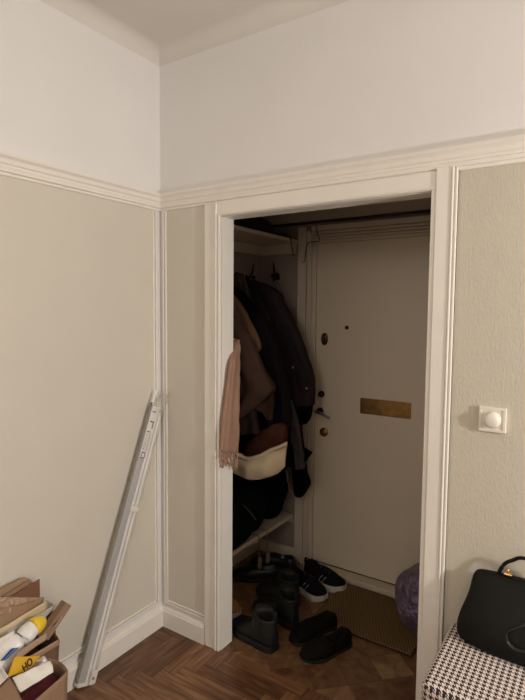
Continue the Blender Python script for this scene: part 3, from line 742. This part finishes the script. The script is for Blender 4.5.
link('cord', tube(NB(), smooth_path([onY(289, 309, hy - 0.012), onY(282, 295, hy - 0.006), onY(276, 283, hy), onY(277.5, 280, hy), onY(280, 283, hy), onY(286, 296, hy - 0.006), onY(290.5, 309, hy - 0.012)], 6), 0.0022, 6), CORDW, lan, smooth=True)
link('tag', obox(NB(), onY(276.5, 296, hy - 0.004), (1, 0, -0.3), (0, 1, 0), (0.3, 0, 1), 0.022, 0.006, 0.014), CORDW, lan, bevel=0.002)

# ------------------------------------------------------------------ clothes
def cloth(name, rgb, var=0.12, bs=400, sheen=0.1):
    return mat(name, rgb, 0.95, var=var, vscale=8, bump=0.35, bscale=bs, bdist=0.0012, sheen=0.0, spec=0.08)
def hang(rows, th=0.04, fold=0.012, nf=5, seed=0.0, n=48, m=26, edge=0.5, wr=0.009, hollow=True):
    """hanging cloth body: rows of (left point, right point); rounded section with vertical folds"""
    rows = [(Vector(a), Vector(c)) for a, c in rows]
    L = smooth_path([a for a, _ in rows], max(2, m // (len(rows) - 1))); R_ = smooth_path([c for _, c in rows], max(2, m // (len(rows) - 1)))
    rs = []
    for k, (a, c) in enumerate(zip(L, R_)):
        mid = (a + c) / 2; h = (c - a) / 2; u = h.copy(); u.z = 0; u.normalize()
        nrm = Vector((u.y, -u.x, 0)); w = h.length; v = k / (len(L) - 1)
        tt = min(th, w * 0.9) * (0.55 + 0.45 * min(1, v * 4)); ring_ = []
        for q in range(n):
            t = 2 * PI * q / n; c_, s_ = math.cos(t), math.sin(t)
            x = math.copysign(abs(c_) ** 0.75, c_); y = math.copysign(abs(s_) ** edge, s_)
            p = mid + h * x + nrm * tt * y
            s_arc = x * w
            f = fold * math.sin(nf * PI * x + seed + 1.5 * noise.noise(Vector((v * 2.2, seed, x)))) * (0.35 + 0.65 * v) * abs(y) * (1 if y > 0 else 0.4)
            p += nrm * (f + wr * noise.noise(p * 22 + Vector((seed, 0, 0))))
            p += u * wr * 0.6 * noise.noise(p * 17 + Vector((0, seed, 3)))
            ring_.append(p)
        rs.append(ring_)
    return rings(NB(), rs)
def rowsY(lst, y):
    out = []
    for r0 in lst:
        yl, yr = (r0[4], r0[5]) if len(r0) > 4 else (y, y)
        a_, c_ = onY(r0[0], r0[1], yl), onY(r0[2], r0[3], yr)
        a_.x = max(a_.x, XL + 0.022); out.append((a_, c_))
    return out

BRN = cloth('dark brown wool', (60, 44, 36))
BRN2 = cloth('brown checked wool', (58, 40, 33), 0.3)
BLK = cloth('black wool', (12, 11, 12))
BLK2 = cloth('black nylon', (13, 12, 14), bs=60)
PLUM = cloth('dark plum grey cotton', (54, 45, 48))
PLUM2 = cloth('dark plum collar cotton', (46, 38, 42))
GREYP = cloth('grey plum knit', (84, 76, 82))
TAN = cloth('tan fleece', (122, 94, 68), 0.15, 120)
TAND = cloth('olive tan canvas', (78, 66, 52))
CREAM = cloth('cream canvas', (192, 174, 146), 0.06, 250)
RUST = cloth('rust brown leather', (68, 41, 31), 0.3, 90)
PINK = cloth('dusty pink beige wool', (160, 126, 106), 0.1, 220)
SNAP = mat('pale metal snap', (190, 180, 170), 0.3, 0.8)

# plum jacket on the right, the nearest one to the front door
j = thing('jacket', 'dark plum grey jacket with two pale snaps, hanging nearest to the front door', 'jacket', onY(283, 405, 0.72), 'coats and jackets in the entry')
link('body', hang(rowsY([(246, 281, 259, 281), (245, 288, 278, 291), (246, 305, 285, 305), (250, 330, 297, 330), (256, 352, 307, 356), (262, 380, 313.5, 380), (268, 398, 313, 398), (272, 405, 312.5, 407)], 0.705), 0.060, 0.014, 4, 1.0), PLUM, j, smooth=True, sub=1)
link('front_placket', hang(rowsY([(253, 283, 259, 283), (264, 304, 274, 304), (277, 330, 288, 330), (288, 355, 299, 355), (296, 378, 307, 378), (301, 392, 312, 392)], 0.655), 0.014, 0.002, 2, 2.0, n=24), PLUM2, j, smooth=True)
link('collar', hang(rowsY([(247, 279, 258, 281), (249, 286, 263, 288), (254, 296, 266, 297), (258, 303, 264, 303)], 0.665), 0.02, 0.004, 2, 2.4, n=24), PLUM2, j, smooth=True)
for px, py in ((293, 367.5), (306.5, 388.5)):
    link('snap', lathe(NB(), [(0.0055, 0), (0.005, 0.003), (0.001, 0.0035)], onY(px, py, 0.636), (0.3, -1, 0.1), seg=12), SNAP, j, smooth=True)
# black jacket below it
j = thing('jacket', 'black nylon jacket whose cuff and hem show under the plum jacket', 'jacket', onY(295, 450, 0.7), 'coats and jackets in the entry')
link('body', hang(rowsY([(268, 330, 290, 330), (270, 380, 306, 380), (272, 400, 312.5, 402), (276, 415, 311, 415), (280, 424, 306, 424)], 0.845), 0.035, 0.012, 4, 3.0), BLK2, j, smooth=True)
link('sleeve', hang(rowsY([(280, 400, 300, 400), (284, 430, 301, 430), (290, 455, 304, 458), (293, 470, 307, 474), (295, 485, 309.5, 484), (296, 496, 302, 497)], 0.80), 0.035, 0.008, 3, 4.0, n=32), BLK2, j, smooth=True)
link('flap', sheet(NB(), onY(300, 445, 0.82), onY(312.5, 452.5, 0.82), onY(304.5, 463, 0.82), onY(298, 470, 0.82), 6, 6, 0.008, 0.004, 20, 1), BLK2, j, smooth=True)
# grey scarf strip
tag(link('scarf', hang(rowsY([(286, 400, 292, 400, 0.64, 0.64), (288, 418, 297.5, 420), (292, 440, 301, 441), (295, 458, 303.5, 458), (296, 469, 305, 468)], 0.628), 0.016, 0.004, 3, 2.0, n=28), GREYP, smooth=True), 'grey plum scarf end hanging below the plum jacket', 'scarf', 'scarves in the entry')
# olive hooded thing on the left hook
j = thing('jacket', 'olive tan canvas jacket hanging from the left coat hook behind the black coat', 'jacket', onY(245, 320, 0.6), 'coats and jackets in the entry')
link('hood', hang(rowsY([(236, 272, 243, 274), (232, 280, 247, 284), (228, 292, 251, 298), (226, 304, 253, 309)], 0.598), 0.013, 0.008, 3, 6.0), TAND, j, smooth=True)
link('body', hang(rowsY([(226, 300, 252, 306), (222, 330, 256, 330), (222, 380, 262, 380), (222, 430, 258, 430)], 0.598), 0.013, 0.012, 4, 6.5), TAND, j, smooth=True)
# black coat
j = thing('coat', 'long black wool coat hanging between the tan fleece and the plum jacket', 'coat', onY(262, 400, 0.45), 'coats and jackets in the entry')
link('body', hang(rowsY([(222, 282, 236, 286), (216, 296, 250, 301), (214, 318, 262, 318), (212, 345, 273, 345), (210, 380, 283, 380), (210, 410, 287, 410), (210, 445, 289, 447), (212, 462, 290, 462), (214, 469, 291, 468)], 0.485), 0.058, 0.018, 5, 0.6), BLK, j, smooth=True, sub=1)
link('sleeve', hang(rowsY([(250, 312, 262, 312), (258, 345, 276, 345), (264, 380, 286, 380), (268, 410, 290, 410), (270, 428, 291, 428)], 0.385), 0.03, 0.008, 3, 2.2, n=32), cloth('dark brown black wool', (26, 21, 22)), j, smooth=True)
# tan fleece showing as a band
j = thing('jacket', 'tan fleece jacket showing as a slanting band above the brown coat', 'jacket', onY(240, 350, 0.3), 'coats and jackets in the entry')
link('front_edge', hang(rowsY([(222, 292, 233, 294), (230, 302, 242, 306), (238, 316, 251, 322), (246, 332, 258, 338), (252, 344, 261, 348), (257, 352, 260, 352)], 0.335), 0.018, 0.004, 3, 4.0, n=28), TAN, j, smooth=True)
link('trim_band', hang(rowsY([(226, 303, 232, 305), (233, 314, 239, 316), (241, 330, 247, 333), (248, 342, 255, 348), (254, 351, 257, 354)], 0.305), 0.010, 0.002, 2, 4.0, n=20), cloth('darker tan binding', (108, 80, 58)), j, smooth=True)
# brown coat nearest to the opening
j = thing('coat', 'dark brown wool coat hanging nearest to the opening beside the pink scarf', 'coat', onY(250, 400, 0.22), 'coats and jackets in the entry')
link('body', hang(rowsY([(206, 306, 228, 308), (200, 325, 244, 329), (196, 350, 256, 352), (194, 372, 266, 374), (194, 386, 275, 389), (196, 400, 266, 399), (200, 412, 252, 411), (206, 418, 240, 419)], 0.225), 0.045, 0.010, 3, 1.2), BRN, j, smooth=True, sub=1)
link('lapel', hang(rowsY([(252, 400, 274, 391), (255, 408, 274, 402), (262, 413, 273, 412), (268, 419, 272, 420)], 0.24, ), 0.012, 0.005, 3, 1.0, n=28), BRN2, j, smooth=True)
link('hem', hang(rowsY([(212, 412, 256, 410), (214, 424, 258, 422), (216, 436, 259, 433)], 0.245), 0.025, 0.010, 3, 5.0), cloth('very dark brown wool', (38, 28, 26)), j, smooth=True)
# pink scarf with fringe draped over the jamb
sc = thing('scarf', 'dusty pink beige scarf with knotted fringe hanging against the left jamb', 'scarf', onX(228, 420, 0.37), 'scarves in the entry')
rows = [(onY(232.5, 338, 0.16), onY(240, 340, 0.16)), (onX(230.5, 360, 0.373), onX(239, 358, 0.345)), (onX(227, 385, 0.375), onX(238.5, 385, 0.355)), (onX(223.5, 410, 0.376), onX(238, 410, 0.360)), (onX(221.5, 432, 0.376), onX(237.5, 432, 0.362)), (onX(220, 451, 0.376), onX(237, 452, 0.365))]
link('cloth', hang(rows, 0.012, 0.009, 4, 1.0, n=36, wr=0.004), PINK, sc, smooth=True)
r_ = random.Random(5)
for k in range(9):
    px = 219.5 + 17 * k / 8; b = NB(); e_ = 465.5 + r_.uniform(-2, 3) + (3 if k > 5 else 0)
    pth = smooth_path([onX(px + 0.4, 449, 0.374), onX(px + r_.uniform(-1, 1), 456, 0.376), onX(px + r_.uniform(-1.2, 1.2), 461, 0.376), onX(px + r_.uniform(-1.5, 1.0), e_, 0.375)], 4)
    link('tassel', tube(b, pth, [0.0035, 0.0038, 0.0035, 0.0032, 0.005, 0.0042, 0.0035, 0.0045, 0.0052, 0.0045, 0.0042, 0.004, 0.003], 8), PINK, sc, smooth=True)

# cream bag with rust contents
cbag = thing('tote_bag', 'cream canvas bag slung below the brown coat with a curved open top', 'bag', onY(260, 478, 0.3), 'bags hanging in the entry')
def patch(top, bot, th=0.004, bulge=0.03, amp=0.006, fs=14, seed=0.0, nv=12, ew=0.6):
    """curved cloth panel between a top and a bottom edge line, bulging towards its front"""
    T, B = smooth_path(top, 5), smooth_path(bot, 5); n = len(T); F, G = [], []; bm = NB()
    nrm = (T[-1] - T[0]).cross(B[n // 2] - T[n // 2]).normalized()
    if nrm.dot(Vector(CAM) - T[0]) < 0: nrm = -nrm
    for j in range(nv + 1):
        v = j / nv; a, c = [], []
        for i in range(n):
            u = i / (n - 1); p = T[i].lerp(B[i], v)
            d = bulge * math.sin(PI * v) ** ew * math.sin(PI * (0.08 + 0.84 * u)) ** 0.5 + amp * noise.noise(p * fs + Vector((seed, seed, 0)))
            a.append(bm.verts.new(p + nrm * d)); c.append(bm.verts.new(p + nrm * (d * 0.0 - th)))
        F.append(a); G.append(c)
    for j in range(nv):
        for i in range(n - 1):
            bm.faces.new((F[j][i], F[j][i + 1], F[j + 1][i + 1], F[j + 1][i])); bm.faces.new((G[j][i], G[j + 1][i], G[j + 1][i + 1], G[j][i + 1]))
    for i in range(n - 1):
        bm.faces.new((F[0][i], G[0][i], G[0][i + 1], F[0][i + 1])); bm.faces.new((F[nv][i], F[nv][i + 1], G[nv][i + 1], G[nv][i]))
    for j in range(nv):
        bm.faces.new((F[j][0], F[j + 1][0], G[j + 1][0], G[j][0])); bm.faces.new((F[j][n - 1], G[j][n - 1], G[j + 1][n - 1], F[j + 1][n - 1]))
    return bm
def linY(pts, y): return [onY(a, c, y) for a, c in pts]
TOPL = [(222, 447), (236, 452), (246, 456.5), (257, 455), (268, 449.5), (279, 445.5), (287, 442)]
BOTL = [(222, 468), (236, 475), (246, 479.5), (257, 480), (268, 477.5), (277, 474), (284.5, 467)]
link('front_panel', patch(linY(TOPL, 0.235), linY(BOTL, 0.235), 0.006, 0.020, 0.018, 12, 3.0), CREAM, cbag, smooth=True)
link('top_hem', patch(linY(TOPL, 0.225), linY([(a, c + 3.2) for a, c in TOPL], 0.215), 0.004, 0.004, 0.006, 16, 3.0, nv=3), CREAM, cbag, smooth=True)
link('back_panel', patch(linY([(a, c - 1.5) for a, c in TOPL], 0.37), linY([(a - 2, c - 6) for a, c in BOTL], 0.33), 0.004, -0.01, 0.004, 14, 5.0), CREAM, cbag, smooth=True)
tag(link('leather_pouch', patch(linY([(247, 446), (251, 440), (258, 432), (266, 428), (276, 423.5), (284, 426)], 0.30), linY([(243, 459), (248, 460), (256, 460), (268, 458), (278, 452), (283, 447)], 0.29), 0.04, 0.012, 0.010, 16, 7.0), RUST, smooth=True), 'rust brown leather pouch poking out of the cream canvas bag', 'pouch')
# black backpack on the lower shelf
bp = thing('backpack', 'black backpack standing on the lower shelf under the cream bag', 'backpack', (0.08, 0.4, 0.293), 'bags hanging in the entry')
def pk(px, py, x): return onX(px, py, x)
link('pack_body', blob(NB(), (0.10, 0.40, 0.455), 0.140, 0.28, 0.160, 0, 0.18, 7, 2.0, flat=0.2935, e=3.0), BLK2, bp, smooth=True)
link('front_pocket', blob(NB(), (0.185, 0.34, 0.405), 0.055, 0.13, 0.10, 0, 0.15, 9, 5.0, flat=0.2935, e=3.0), BLK2, bp, smooth=True)
link('strap', tube(NB(), smooth_path([onX(243, 505, 0.235), onX(249, 511, 0.248), onX(256, 520, 0.245)], 6), 0.006, 8, 0.4), mat('dull grey webbing', (96, 88, 78), 0.8), bp, smooth=True)
link('drawstring', tube(NB(), smooth_path([onX(286.5, 470, 0.27), onX(288, 482, 0.27), onX(291, 492, 0.265), onX(295, 500, 0.255)], 6), 0.0018, 6), CORDW, bp, smooth=True)
tag(link('bag', blob(NB(), (0.09, 0.79, 0.46), 0.12, 0.095, 0.165, 0, 0.2, 8, 4.0, flat=0.2935, e=2.6), BLK, smooth=True), 'small black bag on the lower shelf beside the backpack, at the back wall', 'bag', 'bags hanging in the entry')
# hooks over the lower shelf edge
for px, lb in ((258, 'left wire hook over the lower shelf edge holding wooden tags'), (266, 'right wire hook over the lower shelf edge holding wooden tags')):
    t = thing('wire_hook', lb, 'hook', onX(px, 530, 0.2), 'wire hooks on the lower shelf')
    zt_ = 0.296; yy = onX(px, 530, 0.198).y
    link('wire', tube(NB(), smooth_path([(0.165, yy, zt_), (0.19, yy, zt_ + 0.002), (0.204, yy, 0.288), (0.205, yy, 0.22), (0.205, yy, 0.17), (0.212, yy, 0.155), (0.222, yy, 0.165)], 5), 0.0028, 6), STEEL, t, smooth=True)
    link('wooden_tag', blob(NB(), (0.208, yy + 0.004, 0.143), 0.010, 0.016, 0.034, 0, 0.2, 20, 1, e=2.8), mat('pale wood', (112, 94, 74), 0.8, var=0.2, vscale=30), t, smooth=True)

# ------------------------------------------------------------------ door mat, purple bag
MAT = weave_mat('coir rib weave', (58, 42, 22), (128, 98, 56), 420, 210)
ma = [onZ(300, 622, 0.012), onZ(408, 659.5, 0.012), onZ(424, 628, 0.012), onZ(338, 588, 0.012)]
mm_ = Vector((0.815, 0.615, 0))
dm = thing('doormat', 'brown ribbed coir doormat lying in front of the white front door', 'doormat', mm_)
b = NB(); box(b, 0.575, 1.07, 0.43, 0.815, 0.002, 0.014)
link('pile', b, MAT, dm, bevel=0.004)
b = NB(); box(b, 0.57, 1.075, 0.425, 0.82, 0.0005, 0.007)
link('edge_binding', b, mat('dark mat binding', (46, 34, 22), 0.9), dm)
PURP = mat('purple translucent plastic bag', (96, 78, 104), 0.28, var=0.25, vscale=16, bump=1.0, bscale=26, bdist=0.04, rgb2=(132, 112, 130))
pb_ = thing('plastic_bag', 'stuffed crinkled purple plastic bag beside the doormat by the right jamb', 'plastic bag', (1.15, 0.68, 0))
pc = onY(423, 598, 0.66)
link('bag_body', blob(NB(), (pc.x + 0.02, 0.66, 0.155), 0.150, 0.14, 0.165, 0.3, 0.16, 9, 8.0, nu=48, nv=28, flat=0.0165 if False else 0.015, e=2.1), PURP, pb_, smooth=True)
link('bag_knot', blob(NB(), (pc.x + 0.03, 0.66, 0.325), 0.03, 0.03, 0.035, 0, 0.5, 30, 2.0, nu=20, nv=12), PURP, pb_, smooth=True)
# ------------------------------------------------------------------ shoes
SUED = cloth('black suede', (24, 21, 18), 0.2, 300)
OLIVE = mat('dark olive black leather', (15, 14, 10), 0.66, var=0.3, vscale=14, bump=0.2, bscale=120, bdist=0.001)
BLKL = mat('black leather', (20, 18, 18), 0.4, var=0.15, vscale=20)
RUB = mat('black rubber sole', (18, 17, 16), 0.7)
RUBW = mat('off white foam sole', (206, 198, 184), 0.6, var=0.08, vscale=30)
MESHB = cloth('black running mesh', (22, 22, 26), 0.3, 500)
GREYM = mat('pale grey shoe stripe', (176, 172, 166), 0.5)
TANL = mat('tan suede', (156, 104, 58), 0.9, var=0.2, vscale=20)
INSO = mat('dark insole', (30, 24, 22), 0.9)
LACE = mat('black lace', (26, 25, 26), 0.9)
def lerpt(tab, t):
    for (a, va), (c, vc) in zip(tab, tab[1:]):
        if t <= c:
            k = (t - a) / (c - a); k = k * k * (3 - 2 * k) if False else k
            return va + (vc - va) * k
    return tab[-1][1]
def shoe(name, label, group, heel, toe, style, L=0.285, side=1, z0=0.0, cat='shoe'):
    heel, toe = Vector((heel[0], heel[1], 0)), Vector((toe[0], toe[1], 0))
    X = (toe - heel).normalized(); Y = Vector((-X.y, X.x, 0)); Z = Vector((0, 0, 1))
    o = heel + Z * z0
    W = 0.050 if style != 'sneaker' else 0.052
    st = {'loafer': dict(h=((0, .062), (.1, .078), (.3, .062), (.5, .064), (.6, .066), (.75, .056), (.9, .044), (1, .026)), op=(.05, .50), sole=.014, dome=1.0),
          'sneaker': dict(h=((0, .085), (.08, .105), (.3, .085), (.45, .098), (.6, .088), (.75, .068), (.9, .055), (1, .040)), op=(.06, .42), sole=.034, dome=1.0),
          'boot': dict(h=((0, .10), (.1, .11), (.35, .115), (.5, .098), (.65, .078), (.8, .066), (.92, .055), (1, .034)), op=(9, 10), sole=.030, dome=1.0),
          'derby': dict(h=((0, .068), (.1, .085), (.3, .070), (.45, .082), (.6, .074), (.75, .060), (.9, .050), (1, .032)), op=(.06, .40), sole=.024, dome=1.0)}[style]
    wt = ((0, .42), (.03, .56), (.1, .68), (.25, .70), (.4, .74), (.55, .90), (.68, 1.0), (.8, .95), (.9, .78), (.96, .56), (1, .28))
    bend = lambda t: side * 0.010 * math.sin(PI * min(1, t * 1.1)) 
    soleh = st['sole']
    def pt(t, y, z): return o + X * (t * L) + Y * (y + bend(t)) + Z * z
    root = thing(name, label, cat, o, group)
    upm = {'loafer': SUED, 'sneaker': MESHB, 'boot': OLIVE, 'derby': BLKL}[style]
    if style == 'tan': upm = TANL
    solm = RUBW if style == 'sneaker' else RUB
    # sole: lofted outline
    N = 26; rs = []
    ts = [0.5 - 0.5 * math.cos(PI * k / (N - 1)) for k in range(N)]
    for t in ts:
        w = lerpt(wt, t) * W * 1.06 + 0.002; lift = 0.012 * max(0, (t - .75) / .25) ** 2 if style == 'sneaker' else 0.005 * max(0, (t - .8) / .2) ** 2
        hh = soleh * (1.15 if style == 'sneaker' and t < .4 else 1.0)
        rs.append([pt(t, -w, lift + .001), pt(t, -w * 1.03, hh * .5 + lift), pt(t, -w, hh + lift * .5), pt(t, w, hh + lift * .5), pt(t, w * 1.03, hh * .5 + lift), pt(t, w, lift + .001)])
    link('sole', rings(NB(), rs), solm, root, smooth=False, bevel=0.002)
    rs = []; o0, o1 = st['op']
    for t in ts:
        w = lerpt(wt, t) * W; h = lerpt(st['h'], t)
        g = 0.0
        if o0 <= t <= o1: g = math.sin(PI * (t - o0) / (o1 - o0)) ** 0.35
        base_ = soleh * 0.8; ins = soleh + 0.006
        cw = 0.60 if g > 0 else 0.60
        row = []
        prof_d = [(-1.0, 0), (-1.04, .25), (-.98, .55), (-.80, .82), (-.52, .95), (-.25, .99), (0, 1.0), (.25, .99), (.52, .95), (.80, .82), (.98, .55), (1.04, .25), (1.0, 0)]
        prof_o = [(-1.0, 0), (-1.02, .25), (-.96, .6), (-.86, .92), (-.74, 1.0), (-.62, .80), (0, .0), (.62, .80), (.74, 1.0), (.86, .92), (.96, .6), (1.02, .25), (1.0, 0)]
        for (a, c), (d, e) in zip(prof_d, prof_o):
            zz_d = base_ + (h - base_) * c; zz_o = base_ + (h - base_) * e
            if abs(d) < 0.1: zz_o = ins
            if abs(abs(d) - .62) < .01: zz_o = base_ + (h - base_) * .55
            row.append(pt(t, w * (a * (1 - g) + d * g), zz_d * (1 - g) + zz_o * g))
        rs.append(row)
    ob = link('upper', rings(NB(), rs), upm, root, smooth=True, sub=1)
    if style in ('loafer', 'derby', 'sneaker'):
        rs = []
        for t in [o0 + .02 + (o1 - o0 - .06) * k / 8 for k in range(9)]:
            w = lerpt(wt, t) * W * .60; rs.append([pt(t, w * math.cos(2 * PI * q / 10), soleh + .012 + .004 * math.sin(2 * PI * q / 10)) for q in range(10)])
        link('insole', rings(NB(), rs), INSO, root, smooth=True)
    if style == 'loafer':
        t = .56; rs = []
        for k in range(9):
            y = -1 + 2 * k / 8; ww = lerpt(wt, t) * W; hh = lerpt(st['h'], t)
            zz = soleh + (hh - soleh) * (1 - abs(y) ** 3.2 * .55) + .001
            rs.append([pt(t - .035, y * ww * .98, zz + .002), pt(t + .035, y * ww * .98, zz), pt(t + .035, y * ww * .98, zz + .003), pt(t - .035, y * ww * .98, zz + .005)])
        link('vamp_band', rings(NB(), rs), upm, root, smooth=False, bevel=0.001)
    if style in ('sneaker', 'derby'):
        for k in range(5):
            t = .43 + .055 * k; hh = lerpt(st['h'], t) + .002; w = lerpt(wt, t) * W * .42
            s_ = 1 if k % 2 else -1
            link('lace', tube(NB(), smooth_path([pt(t - .015 * s_, -w, hh - .008), pt(t, 0, hh + .003), pt(t + .015 * s_, w, hh - .008)], 5), .003, 6), LACE if style == 'derby' else LACE, root, smooth=True)
    if style == 'sneaker':
        for s_ in (-1, 1):
            for k in range(2):
                t = .50 + .10 * k; w = lerpt(wt, t) * W * 1.05
                w2 = lerpt(wt, t + .08) * W * .86
                link('side_stripe', tube(NB(), [pt(t, s_ * (w + .001), soleh + .008), pt(t + .04, s_ * (w * .99), soleh + .024), pt(t + .08, s_ * w2, soleh + .038)], .0042, 8, .4), GREYM, root, smooth=True)
        link('heel_tab', tube(NB(), smooth_path([pt(.03, -.02, .085), pt(-.005, 0, .10), pt(.03, .02, .085)], 5), .008, 8, .5), MESHB, root, smooth=True)
    if style == 'boot':
        rs = []
        for k in range(10):
            v = k / 9; z = .065 + .095 * v; ln = .42 + .02 * math.sin(v * 3); c0 = .235 - .02 * v
            row = []
            for q in range(24):
                a_ = 2 * PI * q / 24
                row.append(pt(c0 + (ln / 2 + .04 * (1 - v)) * math.cos(a_) * .98, (.043 + .003 * v) * math.sin(a_) * (1 + .10 * noise.noise(Vector((v * 4, math.cos(a_) * 1.5 + side * 3, math.sin(a_) * 1.5)))), z + .014 * math.cos(a_ + .6) * v + .008 * v * noise.noise(Vector((a_, side * 2.0, 1)))))
            rs.append(row)
        for k in range(4):
            z = .16 - .025 * (k + 1) * .9; rs.append([pt(.215 + (.20) * math.cos(2 * PI * q / 24) * (.88 - .02 * k), .040 * math.sin(2 * PI * q / 24), z) for q in range(24)])
        link('shaft', rings(NB(), rs, cap=False), upm, root, smooth=True)
        for s_ in (-1, 1):
            link('elastic_panel', sheet(NB(), pt(.17, s_ * .0455, .152), pt(.31, s_ * .0440, .172), pt(.27, s_ * .044, .085), pt(.20, s_ * .044, .085), 4, 8, .003), RUB, root)
        link('pull_tab', tube(NB(), smooth_path([pt(.01, 0, .130), pt(.005, 0, .172), pt(.025, 0, .173), pt(.035, 0, .135)], 5), .010, 8, .25, up=tuple(X)), RUB, root, smooth=True)
    return root
SL = 0.275
def Zp(px, py, z=0.0): 
    p = onZ(px, py, z); return (p.x, p.y)
shoe('loafer', 'black slip on loafer lying nearest to the doorway opening', 'pair of black slip on loafers', (0.800, 0.375), (0.690, 0.150), 'loafer', 0.262, 1)
shoe('loafer', 'black slip on loafer between the olive boots and the other loafer', 'pair of black slip on loafers', (0.690, 0.452), (0.588, 0.205), 'loafer', 0.262, -1)
shoe('boot', 'dark olive ankle boot in front with its heel next to the loafers', 'pair of dark olive ankle boots', (0.560, 0.125), (0.290, 0.185), 'boot', 0.272, 1, cat='boot')
shoe('boot', 'dark olive ankle boot standing behind the front boot', 'pair of dark olive ankle boots', (0.555, 0.320), (0.295, 0.365), 'boot', 0.272, -1, cat='boot')
shoe('running_shoe', 'black running shoe with white sole, the left one by the back wall', 'pair of black running shoes', (0.305, 0.665), (0.560, 0.610), 'sneaker', 0.265, 1)
shoe('running_shoe', 'black running shoe with white sole, the right one near the front door', 'pair of black running shoes', (0.345, 0.800), (0.600, 0.755), 'sneaker', 0.265, -1)
shoe('lace_up_shoe', 'black lace up shoe under the lower shelf with its toe to the left wall', 'pair of black lace up shoes', (0.250, 0.660), (0.030, 0.560), 'derby', 0.27, 1)
shoe('lace_up_shoe', 'black lace up shoe under the lower shelf close to the back wall', 'pair of black lace up shoes', (0.270, 0.800), (0.030, 0.740), 'derby', 0.27, -1)
shoe('boot', 'black ankle boot behind the olive boots beside the running shoes', None, (0.470, 0.480), (0.240, 0.500), 'boot', 0.255, 1, cat='boot')
t = shoe('suede_shoe', 'tan suede shoe partly hidden behind the left jamb', None, (0.020, 0.240), (0.272, 0.255), 'derby', 0.25, 1)
for ch in t.children:
    if ch.name.startswith('upper'): ch.data.materials[0] = TANL
    if ch.name.startswith('sole'): ch.data.materials[0] = RUBW
# ------------------------------------------------------------------ light
def point(name, loc, e, col, r):
    l = bpy.data.lights.new(name, 'POINT'); l.energy = e; l.color = col; l.shadow_soft_size = r
    o = bpy.data.objects.new(name, l); COL.objects.link(o); o.location = loc; return o
def area(name, loc, target, e, col, sx_, sy_):
    l = bpy.data.lights.new(name, 'AREA'); l.energy = e; l.color = col; l.shape = 'RECTANGLE'; l.size = sx_; l.size_y = sy_
    o = bpy.data.objects.new(name, l); COL.objects.link(o); o.location = loc
    o.rotation_euler = (Vector(target) - Vector(loc)).to_track_quat('-Z', 'Y').to_euler(); return o
WARM = (1.0, 0.968, 0.94)
point('table lamp light', (3.05, -0.54, 1.42), 46, WARM, 0.05)
point('added fill light', (1.3, -3.0, 2.2), 14, WARM, 0.25)  # unseen fill behind the camera, added to lift the front wall and entry
w = bpy.data.worlds.new('world'); S.world = w; w.use_nodes = True
w.node_tree.nodes['Background'].inputs[0].default_value = (0.9, 0.8, 0.7, 1); w.node_tree.nodes['Background'].inputs[1].default_value = 0.02
S.view_settings.view_transform = 'Standard'; S.view_settings.look = 'None'; S.view_settings.gamma = 1.0
S.view_settings.use_curve_mapping = False
S.view_settings.exposure = 0.9
